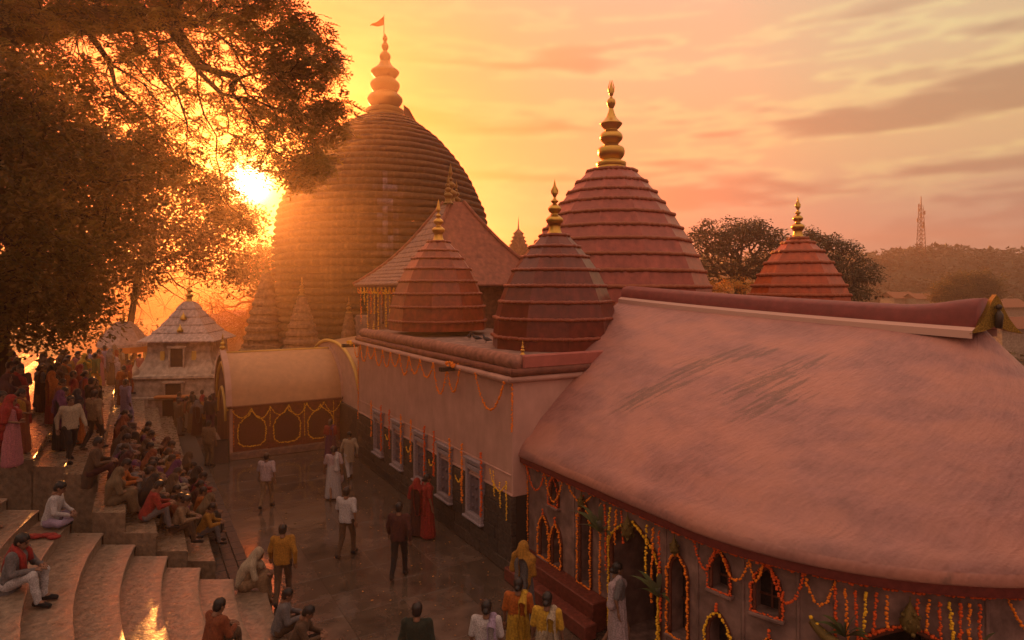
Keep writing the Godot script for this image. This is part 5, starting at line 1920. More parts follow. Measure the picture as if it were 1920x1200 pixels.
# ---------------------------------------------------------------- people
# A body is one smooth surface round tapered bones; clothes are surfaces a little farther out.
class Sdf:
	var o: Vector3
	var c: float
	var nx: int
	var ny: int
	var nz: int
	var f := PackedFloat32Array()
	func _init(lo: Vector3, hi: Vector3, cell: float) -> void:
		o = lo
		c = cell
		nx = int((hi.x - lo.x) / cell) + 2
		ny = int((hi.y - lo.y) / cell) + 2
		nz = int((hi.z - lo.z) / cell) + 2
		f.resize(nx * ny * nz)
		f.fill(1.0)
	func cap(a: Vector3, b: Vector3, ra: float, rb: float, k := 0.03) -> void:
		var pad := maxf(ra, rb) + k + c * 2.5
		var lo := a.min(b) - Vector3.ONE * pad - o
		var hi := a.max(b) + Vector3.ONE * pad - o
		var ba := b - a
		var bb := maxf(ba.length_squared(), 1e-9)
		for z in range(maxi(0, int(lo.z / c)), mini(nz, int(hi.z / c) + 1)):
			for y in range(maxi(0, int(lo.y / c)), mini(ny, int(hi.y / c) + 1)):
				var row := nx * (y + ny * z)
				for x in range(maxi(0, int(lo.x / c)), mini(nx, int(hi.x / c) + 1)):
					var pa := o + Vector3(x, y, z) * c - a
					var t := clampf(pa.dot(ba) / bb, 0.0, 1.0)
					var d := (pa - ba * t).length() - lerpf(ra, rb, t)
					var e := f[row + x]
					var h := maxf(k - absf(d - e), 0.0) / k
					f[row + x] = minf(d, e) - h * h * k * 0.25
	func ell(ctr: Vector3, r: Vector3, k := 0.02) -> void:
		var pad := Vector3.ONE * (k + c * 2.5)
		var lo := ctr - r - pad - o
		var hi := ctr + r + pad - o
		for z in range(maxi(0, int(lo.z / c)), mini(nz, int(hi.z / c) + 1)):
			for y in range(maxi(0, int(lo.y / c)), mini(ny, int(hi.y / c) + 1)):
				var row := nx * (y + ny * z)
				for x in range(maxi(0, int(lo.x / c)), mini(nx, int(hi.x / c) + 1)):
					var p := o + Vector3(x, y, z) * c - ctr
					var k0 := (p / r).length()
					var k1 := (p / (r * r)).length()
					var d := k0 * (k0 - 1.0) / maxf(k1, 1e-6)
					var e := f[row + x]
					var h := maxf(k - absf(d - e), 0.0) / k
					f[row + x] = minf(d, e) - h * h * k * 0.25
	func dig(ctr: Vector3, r: Vector3) -> void:
		var lo := ctr - r - Vector3.ONE * c * 2.0 - o
		var hi := ctr + r + Vector3.ONE * c * 2.0 - o
		for z in range(maxi(0, int(lo.z / c)), mini(nz, int(hi.z / c) + 1)):
			for y in range(maxi(0, int(lo.y / c)), mini(ny, int(hi.y / c) + 1)):
				var row := nx * (y + ny * z)
				for x in range(maxi(0, int(lo.x / c)), mini(nx, int(hi.x / c) + 1)):
					var p := (o + Vector3(x, y, z) * c - ctr) / r
					f[row + x] = maxf(f[row + x], (1.0 - p.length()) * r.x)
	# takes away what lies on the far side of a plane
	func cut(at: Vector3, n: Vector3) -> void:
		for z in nz:
			for y in ny:
				var row := nx * (y + ny * z)
				for x in nx:
					var v := f[row + x]
					if v > c * 2.0:
						continue
					var d := (o + Vector3(x, y, z) * c - at).dot(n)
					if d > v:
						f[row + x] = d
	func folds(amount: float, count: float, ctr: Vector3, slant := 0.0) -> void:
		for z in nz:
			for y in ny:
				var row := nx * (y + ny * z)
				for x in nx:
					if absf(f[row + x]) < 0.045:
						var p := o + Vector3(x, y, z) * c - ctr
						f[row + x] += amount * sin(atan2(p.x, p.z) * count + p.y * slant)
	func mesh(m: Mb, xf := Transform3D(), paint = null) -> void:
		var at := PackedInt32Array()
		at.resize(nx * ny * nz)
		at.fill(-1)
		var vs := PackedVector3Array()
		var sx := 1
		var sy := nx
		var sz := nx * ny
		for z in nz - 1:
			for y in ny - 1:
				for x in nx - 1:
					var i := x + nx * (y + ny * z)
					if absf(f[i]) > c * 2.4:
						continue
					var v := [f[i], f[i + sx], f[i + sy], f[i + sx + sy], f[i + sz], f[i + sx + sz], f[i + sy + sz], f[i + sx + sy + sz]]
					var mask := 0
					for q in 8:
						if v[q] < 0.0:
							mask |= 1 << q
					if mask == 0 or mask == 255:
						continue
					var sum := Vector3.ZERO
					var cnt := 0
					for e: Array in EDGES:
						var fa: float = v[e[0]]
						var fb: float = v[e[1]]
						if (fa < 0.0) != (fb < 0.0):
							var t := fa / (fa - fb)
							sum += (CORNER[e[0]] as Vector3).lerp(CORNER[e[1]], t)
							cnt += 1
					at[i] = vs.size()
					vs.append(xf * (o + (Vector3(x, y, z) + sum / cnt) * c))
		var cols := PackedColorArray()
		if paint != null:
			var inv := xf.affine_inverse()
			for p in vs:
				cols.append(paint.call(inv * p))
		for z in range(1, nz - 1):
			for y in range(1, ny - 1):
				for x in range(1, nx - 1):
					var i := x + nx * (y + ny * z)
					if at[i] < 0:
						continue
					var inside := f[i] < 0.0
					for a in 3:
						var st: int = [sx, sy, sz][a]
						if (f[i + st] < 0.0) == inside:
							continue
						var u: int = [sy, sz, sx][a]
						var w: int = [sz, sx, sy][a]
						var q := [at[i - u - w], at[i - w], at[i], at[i - u]]
						if q.has(-1):
							continue
						if not inside:
							q.reverse()
						for k: int in [0, 2, 1, 0, 3, 2]:
							if paint != null:
								m.st.set_color(cols[q[k]])
							m.st.add_vertex(vs[q[k]])
						m.n += 2
	const EDGES := [[0, 1], [2, 3], [4, 5], [6, 7], [0, 2], [1, 3], [4, 6], [5, 7], [0, 4], [1, 5], [2, 6], [3, 7]]
	const CORNER := [Vector3(0, 0, 0), Vector3(1, 0, 0), Vector3(0, 1, 0), Vector3(1, 1, 0), Vector3(0, 0, 1), Vector3(1, 0, 1), Vector3(0, 1, 1), Vector3(1, 1, 1)]


# joints of a pose; the figure looks along +z, its origin is on the ground below the hips
func pose(kind: String) -> Dictionary:
	var j := {"hip": [Vector3(-0.09, 0.90, 0), Vector3(0.09, 0.90, 0)], "knee": [Vector3(-0.10, 0.49, 0.03), Vector3(0.10, 0.49, 0.02)], "ank": [Vector3(-0.11, 0.09, -0.02), Vector3(0.11, 0.09, -0.03)], "pel": Vector3(0, 0.95, 0), "chest": Vector3(0, 1.29, 0), "neck": Vector3(0, 1.44, -0.015), "sho": [Vector3(-0.185, 1.39, -0.01), Vector3(0.185, 1.39, -0.01)], "elb": [Vector3(-0.245, 1.12, -0.03), Vector3(0.245, 1.12, -0.02)], "wri": [Vector3(-0.265, 0.87, 0.03), Vector3(0.26, 0.87, 0.05)], "head": Vector3(0, 1.575, 0.01), "nod": 0.1, "toe": [Vector3(-0.13, 0.03, 0.15), Vector3(0.13, 0.03, 0.14)], "finger": [Vector3(0, -1, 0.1), Vector3(0, -1, 0.1)]}
	if kind == "walk":
		j.knee = [Vector3(-0.10, 0.50, 0.16), Vector3(0.09, 0.48, -0.06)]
		j.ank = [Vector3(-0.11, 0.09, 0.14), Vector3(0.10, 0.13, -0.30)]
		j.toe = [Vector3(-0.12, 0.03, 0.31), Vector3(0.11, 0.03, -0.15)]
		j.elb = [Vector3(-0.26, 1.13, -0.12), Vector3(0.26, 1.13, 0.05)]
		j.wri = [Vector3(-0.27, 0.89, -0.08), Vector3(0.265, 0.92, 0.20)]
	elif kind == "fold":
		j.elb = [Vector3(-0.235, 1.13, -0.04), Vector3(0.24, 1.13, -0.02)]
		j.wri = [Vector3(-0.08, 1.06, 0.18), Vector3(0.07, 1.10, 0.19)]
		j.finger = [Vector3(0.8, 0.1, 0.3), Vector3(-0.8, 0.3, 0.3)]
		j.nod = 0.2
	elif kind == "sit" or kind == "sit_low":
		var low := kind == "sit_low"
		j.hip = [Vector3(-0.09, 0.36, 0), Vector3(0.09, 0.36, 0)]
		j.knee = [Vector3(-0.14, 0.50, 0.38), Vector3(0.13, 0.48, 0.40)]
		j.ank = [Vector3(-0.13, 0.09, 0.46), Vector3(0.11, 0.09, 0.40)]
		j.toe = [Vector3(-0.15, 0.03, 0.63), Vector3(0.13, 0.03, 0.57)]
		j.pel = Vector3(0, 0.40, 0.0)
		j.chest = Vector3(0, 0.72, 0.15 if low else 0.09)
		j.neck = Vector3(0, 0.86, 0.20 if low else 0.12)
		j.sho = [Vector3(-0.18, 0.81, 0.17 if low else 0.10), Vector3(0.18, 0.81, 0.17 if low else 0.10)]
		j.elb = [Vector3(-0.25, 0.57, 0.26 if low else 0.16), Vector3(0.25, 0.57, 0.28 if low else 0.18)]
		j.wri = [Vector3(-0.09, 0.57, 0.46 if low else 0.38), Vector3(0.09, 0.59, 0.47 if low else 0.38)]
		j.finger = [Vector3(0.6, 0.0, 0.7), Vector3(-0.6, 0.0, 0.7)]
		j.head = Vector3(0, 0.98, 0.27 if low else 0.16)
		j.nod = 0.6 if low else 0.35
	elif kind == "cross":
		j.hip = [Vector3(-0.10, 0.11, 0), Vector3(0.10, 0.11, 0)]
		j.knee = [Vector3(-0.36, 0.14, 0.24), Vector3(0.36, 0.14, 0.24)]
		j.ank = [Vector3(0.02, 0.07, 0.33), Vector3(-0.05, 0.07, 0.24)]
		j.toe = [Vector3(0.18, 0.05, 0.30), Vector3(-0.20, 0.05, 0.22)]
		j.pel = Vector3(0, 0.15, 0)
		j.chest = Vector3(0, 0.47, 0.08)
		j.neck = Vector3(0, 0.61, 0.12)
		j.sho = [Vector3(-0.18, 0.56, 0.10), Vector3(0.18, 0.56, 0.10)]
		j.elb = [Vector3(-0.26, 0.32, 0.14), Vector3(0.26, 0.32, 0.14)]
		j.wri = [Vector3(-0.14, 0.22, 0.33), Vector3(0.13, 0.23, 0.33)]
		j.finger = [Vector3(0.7, -0.2, 0.5), Vector3(-0.7, -0.2, 0.5)]
		j.head = Vector3(0, 0.735, 0.17)
		j.nod = 0.45
	return j


func bounds(j: Dictionary, pad: float) -> Array:
	var lo := Vector3.ONE * 9.0
	var hi := Vector3.ONE * -9.0
	for k: String in ["hip", "knee", "ank", "sho", "elb", "wri", "toe"]:
		for p: Vector3 in j[k]:
			lo = lo.min(p)
			hi = hi.max(p)
	lo = lo.min(j.pel)
	hi = hi.max(j.neck)
	return [lo - Vector3.ONE * pad, hi + Vector3.ONE * pad]


func torso(s: Sdf, j: Dictionary, g: float) -> void:
	var ax: Vector3 = (j.neck - j.pel).normalized()
	for e: float in [-1.0, 1.0]:
		var sx := Vector3(e, 0, 0)
		s.cap(j.pel + sx * 0.065, j.chest + sx * 0.075, 0.105 + g, 0.105 + g, 0.05)
		s.cap(j.chest + sx * 0.04 + ax * 0.05, j.sho[0 if e < 0 else 1] - sx * 0.01, 0.085 + g, 0.058 + g, 0.05)


func arm(s: Sdf, j: Dictionary, e: int, g: float, whole: bool) -> void:
	var el: Vector3 = j.elb[e]
	if whole:
		s.cap(j.sho[e], el, 0.052 + g, 0.041 + g, 0.03)
		s.cap(el, j.wri[e], 0.040 + g, 0.028 + g, 0.02)
	else:
		s.cap(j.sho[e], (j.sho[e] as Vector3).lerp(el, 0.85), 0.056 + g, 0.050 + g, 0.03)


func legs(s: Sdf, j: Dictionary, g: float) -> void:
	s.cap(j.hip[0], j.hip[1], 0.10 + g, 0.10 + g, 0.03)
	for e in 2:
		s.cap(j.hip[e], j.knee[e], 0.088 + g, 0.058 + g, 0.03)
		s.cap(j.knee[e], j.ank[e], 0.056 + g, 0.038 + g * 1.2, 0.02)


func hand(m: Mb, at: Vector3, towards: Vector3, side: float, white: Callable) -> void:
	var s := Sdf.new(Vector3(-0.075, -0.20, -0.055), Vector3(0.075, 0.03, 0.06), 0.007)
	s.cap(Vector3(-0.018, -0.01, 0), Vector3(-0.024, -0.085, 0), 0.022, 0.016, 0.015)
	s.cap(Vector3(0.014, -0.01, 0), Vector3(0.026, -0.085, 0), 0.022, 0.015, 0.015)
	for i in 4:
		var x := -0.031 + 0.0205 * i
		var l: float = [0.058, 0.072, 0.078, 0.066][i]
		var knuckle := Vector3(x, -0.088 - (0.006 if i in [1, 2] else 0.0), 0.0)
		var joint := knuckle + Vector3(x * 0.06, -l * 0.5, 0.012)
		s.cap(knuckle, joint, 0.0095, 0.009, 0.004)
		s.cap(joint, joint + Vector3(0, -l * 0.42, 0.022), 0.009, 0.0075, 0.004)
	s.cap(Vector3(0.026, -0.03, 0.005), Vector3(0.05, -0.062, 0.018), 0.014, 0.011, 0.01)
	s.cap(Vector3(0.05, -0.062, 0.018), Vector3(0.052, -0.092, 0.032), 0.011, 0.009, 0.004)
	var y := -towards.normalized()
	var z := (Vector3(0, 0.2, 1.0) if absf(y.y) > 0.6 else Vector3(0, -1, 0.2))
	var x2 := y.cross(z).normalized()
	z = x2.cross(y).normalized()
	var b := Basis(x2 * side, y, z * side) if side > 0 else Basis(x2, y, z)
	s.mesh(m, Transform3D(b, at), white)


func make_person(kind: String, dress: String) -> Node3D:
	var j := pose(kind)
	var o := Node3D.new()
	var bb := bounds(j, 0.17)
	var white := func(_p: Vector3) -> Color: return Color.WHITE
	# the body: trunk, limbs, feet, neck, then head and hands at a finer grain on the same surface
	var body := Mb.new()
	var s := Sdf.new(bb[0], bb[1], 0.022)
	torso(s, j, -0.012)
	legs(s, j, -0.008)
	for e in 2:
		arm(s, j, e, -0.006, true)
		s.cap(j.ank[e], j.toe[e], 0.042, 0.030, 0.02)
	s.cap(j.neck - Vector3(0, 0.04, 0), (j.head as Vector3) + Vector3(0, -0.07, -0.02), 0.058, 0.052, 0.03)
	s.mesh(body, Transform3D(), white)
	var hx := Transform3D(Basis(Vector3.RIGHT, j.nod), j.head)
	s = Sdf.new(Vector3(-0.11, -0.16, -0.13), Vector3(0.11, 0.15, 0.14), 0.0095)
	s.ell(Vector3(0, 0.03, -0.012), Vector3(0.076, 0.092, 0.095))
	s.ell(Vector3(0, -0.045, 0.024), Vector3(0.056, 0.068, 0.062), 0.03)
	s.cap(Vector3(0, 0.012, 0.078), Vector3(0, -0.030, 0.100), 0.010, 0.016, 0.015)
	s.cap(Vector3(-0.03, 0.022, 0.070), Vector3(0.03, 0.022, 0.070), 0.014, 0.014, 0.015)
	s.ell(Vector3(0, -0.098, 0.055), Vector3(0.024, 0.016, 0.022))
	s.cap(Vector3(-0.018, -0.062, 0.082), Vector3(0.018, -0.062, 0.082), 0.010, 0.010, 0.008)
	for e: float in [-1.0, 1.0]:
		s.ell(Vector3(e * 0.078, -0.008, -0.008), Vector3(0.011, 0.032, 0.020), 0.01)
	s.cap(Vector3(0, -0.06, -0.03), Vector3(0, -0.14, -0.045), 0.05, 0.052, 0.03)
	var face := func(p: Vector3) -> Color:
		if p.z > 0.05:
			if Vector2(absf(p.x) - 0.031, p.y - 0.002).length() < 0.0115:
				return Color(0.10, 0.08, 0.08)
			if absf(absf(p.x) - 0.031) < 0.02 and absf(p.y - 0.028) < 0.007:
				return Color(0.15, 0.1, 0.08)
			if absf(p.x) < 0.026 and absf(p.y + 0.062) < 0.009:
				return Color(0.75, 0.45, 0.45)
		return Color.WHITE
	s.mesh(body, hx, face)
	for e in 2:
		hand(body, j.wri[e], j.finger[e], -1.0 if e == 0 else 1.0, white)
	add_part(o, "body", body)
	# hair
	var hair := Mb.new()
	s = Sdf.new(Vector3(-0.13, -0.20, -0.20), Vector3(0.13, 0.16, 0.14), 0.012)
	s.ell(Vector3(0, 0.042, -0.018), Vector3(0.088, 0.096, 0.102))
	s.ell(Vector3(0, -0.02, -0.05), Vector3(0.078, 0.075, 0.065), 0.02)
	s.folds(0.004, 22.0, Vector3(0, 0, 0), 60.0)
	s.cut(Vector3(0, 0.035, 0.062), Vector3(0, -0.62, 0.78))
	if dress == "sari":
		s.ell(Vector3(0, -0.03, -0.125), Vector3(0.05, 0.045, 0.045), 0.02)
	if dress != "shawl":
		s.mesh(hair, hx)
		add_part(o, "hair", hair)
	var ax: Vector3 = (j.neck - j.pel).normalized()
	if dress == "shirt" or dress == "jacket" or dress == "kurta":
		var sh := Mb.new()
		s = Sdf.new(bb[0], bb[1], 0.02)
		torso(s, j, 0.014)
		var long_ := 0.36 if dress == "kurta" and kind != "cross" else 0.10
		var drop: Vector3 = j.pel - ax * long_
		for e: float in [-1.0, 1.0]:
			s.cap(j.pel + Vector3(e * 0.062, 0, 0), drop + Vector3(e * 0.066, 0, 0), 0.122, 0.128, 0.03)
		for e in 2:
			arm(s, j, e, 0.016 if dress == "jacket" else 0.011, dress != "shirt")
		s.folds(0.005, 9.0, j.pel, 16.0)
		s.cut(drop, -ax)
		s.cut((j.neck as Vector3) + ax * 0.035, ax)
		s.mesh(sh)
		add_part(o, "jacket" if dress == "jacket" else "shirt", sh)
		var tr := Mb.new()
		s = Sdf.new(bb[0], Vector3(bb[1].x, j.pel.y + 0.4, bb[1].z), 0.02)
		legs(s, j, 0.012)
		s.folds(0.004, 7.0, j.pel, 34.0)
		for e in 2:
			if kind != "cross":
				s.cut(Vector3(0, 0.055, 0), Vector3(0, -1, 0))
				break
		s.mesh(tr)
		add_part(o, "trousers", tr)
		for e in 2:
			var shoe := Mb.new()
			s = Sdf.new(j.ank[e] - Vector3(0.24, 0.12, 0.24), j.ank[e] + Vector3(0.24, 0.06, 0.24), 0.018)
			var back: Vector3 = (j.ank[e] as Vector3) - Vector3(0, 0.035, 0) - ((j.toe[e] - j.ank[e]) as Vector3).normalized() * 0.04
			s.cap(back, j.toe[e] + Vector3(0, 0.008, 0), 0.050, 0.040, 0.02)
			s.cut(Vector3(0, (j.ank[e] as Vector3).y - 0.085, 0), Vector3(0, -1, 0))
			s.mesh(shoe)
			add_part(o, "shoe", shoe)
	else:
		# sari: pleated skirt, blouse with the loose end over a shoulder, sometimes over the head
		var sk := Mb.new()
		s = Sdf.new(bb[0] - Vector3(0.06, 0.0, 0.08), bb[1] + Vector3(0.06, -0.35 if j.pel.y > 0.8 else 0.0, 0.08), 0.021)
		if kind == "fold" or kind == "stand" or kind == "walk":
			for e: float in [-1.0, 1.0]:
				s.cap(j.pel + Vector3(e * 0.06, 0.10, 0), Vector3(e * 0.075, 0.10, 0.01), 0.125, 0.185, 0.05)
			s.folds(0.010, 17.0, Vector3.ZERO, 1.5)
			s.cut(Vector3(0, 0.035, 0), Vector3(0, -1, 0))
		else:
			s.cap(j.hip[0], j.hip[1], 0.15, 0.15, 0.04)
			for e in 2:
				s.cap(j.hip[e], j.knee[e], 0.13, 0.105, 0.06)
				s.cap(j.knee[e], (j.ank[e] as Vector3), 0.10, 0.10, 0.08)
			s.cap((j.knee[0] + j.knee[1]) * 0.5, (j.ank[0] + j.ank[1]) * 0.5, 0.11, 0.12, 0.08)
			s.folds(0.008, 13.0, j.pel, 20.0)
			s.cut(Vector3(0, 0.03, 0), Vector3(0, -1, 0))
		s.mesh(sk)
		add_part(o, "skirt", sk)
		var bl := Mb.new()
		s = Sdf.new(bb[0], bb[1], 0.02)
		torso(s, j, 0.010)
		for e in 2:
			arm(s, j, e, 0.010, false)
		s.cut(j.pel + ax * 0.10, -ax)
		s.cut((j.neck as Vector3) + ax * 0.02, ax)
		s.mesh(bl)
		add_part(o, "blouse", bl)
		var pl := Mb.new()
		s = Sdf.new(bb[0], bb[1] + Vector3(0, 0.34, 0.1), 0.018)
		var hipf: Vector3 = j.pel + Vector3(0.12, 0.06, 0.09)
		var mid: Vector3 = j.chest + Vector3(0.03, 0.0, 0.115)
		var top: Vector3 = (j.sho[0] as Vector3) + Vector3(0.075, 0.055, 0.0)
		var back: Vector3 = j.chest + Vector3(-0.09, 0.02, -0.125)
		var low: Vector3 = j.pel + Vector3(-0.10, 0.02, -0.15)
		s.cap(hipf, mid, 0.062, 0.07, 0.04)
		s.cap(mid, top, 0.07, 0.055, 0.04)
		s.cap(top, back, 0.055, 0.07, 0.04)
		s.cap(back, low, 0.07, 0.085, 0.04)
		s.cap(low, low - ax * 0.25 if kind in ["fold", "stand"] else low, 0.085, 0.08, 0.04)
		if dress == "shawl":
			var hb: Vector3 = hx * Vector3(0, 0.02, -0.03)
			s.ell(hb, Vector3(0.108, 0.135, 0.118), 0.03)
			s.cap(hx * Vector3(-0.05, -0.08, -0.05), j.sho[0], 0.075, 0.075, 0.05)
			s.cap(hx * Vector3(0.05, -0.08, -0.05), j.sho[1], 0.075, 0.075, 0.05)
			s.cap(j.sho[0], j.elb[0], 0.078, 0.07, 0.05)
			s.cap(j.sho[1], j.elb[1], 0.078, 0.07, 0.05)
			s.cap(hx * Vector3(0, -0.05, -0.08), back, 0.08, 0.11, 0.06)
			s.cap(back, low, 0.12, 0.12, 0.06)
			s.folds(0.007, 11.0, j.chest, 14.0)
			s.dig(hx * Vector3(0, -0.012, 0.10), Vector3(0.072, 0.10, 0.085))
		else:
			s.folds(0.006, 14.0, j.chest, 10.0)
		s.mesh(pl)
		add_part(o, "shawl" if dress == "shawl" else "drape", pl)
	return o


func add_part(o: Node3D, called: String, m: Mb) -> void:
	var p := MeshInstance3D.new()
	p.mesh = m.done(null)
	p.name = called if not o.has_node(called) else called + "_001"
	o.add_child(p, true)


const CLOTH := {"white": [0.55, 0.50, 0.49], "rose white": [0.50, 0.38, 0.39], "cream": [0.46, 0.36, 0.24], "maroon": [0.075, 0.018, 0.016], "mustard": [0.42, 0.19, 0.02], "dark green": [0.022, 0.032, 0.02], "red": [0.34, 0.025, 0.018], "orange": [0.48, 0.12, 0.015], "grey": [0.17, 0.15, 0.15], "brown": [0.11, 0.06, 0.032], "navy": [0.02, 0.02, 0.035], "lilac": [0.38, 0.28, 0.40], "pink": [0.48, 0.16, 0.18], "green": [0.07, 0.13, 0.03], "khaki": [0.17, 0.11, 0.055], "black": [0.014, 0.012, 0.012], "yellow": [0.60, 0.34, 0.03], "tan": [0.28, 0.17, 0.09], "purple": [0.13, 0.03, 0.10], "rust": [0.25, 0.06, 0.02]}
var people_kinds := {}
var labels_used := {}
var taken_spots := []


func cloth(c: String) -> StandardMaterial3D:
	var v: Array = CLOTH[c]
	var m := mat("cloth_" + c, lin(v[0], v[1], v[2]), 0.85)
	m.albedo_texture = noise_tex(0.03, 0.55, 1.0, 3, 3, 256)
	m.uv1_triplanar = true
	m.uv1_scale = Vector3.ONE * (2.0 + c.length() % 3)
	m.rim_enabled = true
	m.rim = 0.3
	m.rim_tint = 0.6
	return m


func person(kind: String, dress: String, at: Vector3, turn: float, top: String, low: String, where: String, group: String, big := 1.0) -> Node3D:
	var key := kind + dress
	if not people_kinds.has(key):
		people_kinds[key] = make_person(kind, dress)
	var o: Node3D = (people_kinds[key] as Node3D).duplicate()
	o.position = at
	taken_spots.append(Vector3(at.x, 0, at.z))
	o.rotation.y = deg_to_rad(turn)
	o.scale = Vector3.ONE * big
	name_under(o, "person", self)
	var skin := mat("skin", lin(0.17, 0.085, 0.05), 0.6)
	skin.vertex_color_use_as_albedo = true
	var hair := mat("hair", lin(0.012, 0.009, 0.008), 0.45)
	for p: MeshInstance3D in o.get_children():
		var n := String(p.name)
		if n == "body":
			p.material_override = skin
		elif n == "hair":
			p.material_override = hair
		elif n.begins_with("shoe"):
			p.material_override = cloth("black")
		elif n in ["trousers", "skirt"]:
			p.material_override = cloth(low)
		elif n in ["drape", "shawl"]:
			p.material_override = cloth(low if dress == "sari" else top)
		elif n == "blouse":
			p.material_override = cloth(top if dress == "sari" else low)
		else:
			p.material_override = cloth(top)
	var what := ""
	match dress:
		"shirt": what = "%s shirt and %s trousers" % [top, low]
		"jacket": what = "%s top and %s trousers" % [top, low]
		"kurta": what = "%s tunic and %s trousers" % [top, low]
		"sari": what = "%s sari with %s blouse" % [low, top]
		"shawl": what = "%s headshawl and %s skirt" % [top, low]
	var how: String = {"walk": "walking", "stand": "standing", "fold": "standing", "sit": "sitting", "sit_low": "stooping", "cross": "sitting cross-legged"}[kind]
	var label := "person in %s %s %s" % [what, how, where]
	labels_used[label] = labels_used.get(label, 0) + 1
	if labels_used[label] > 1:
		label += ", %s alike" % ordinal(labels_used[label] - 1)
	tag(o, label, "person", group)
	return o


# x and y are where the feet (or the seat) meet the ground in the photograph's frame, at that ground height
func stand_at(px: float, py: float, h: float) -> Vector3:
	return P(px, py, (EYE - h) * FOC / (py - 540.0))


func head_at(px: float, py: float, tall: float, h := 0.0) -> Vector3:
	return P(px, 540, (EYE - h - tall) * FOC / (py - 540.0)) * Vector3(1, 0, 1) + Vector3(0, h, 0)


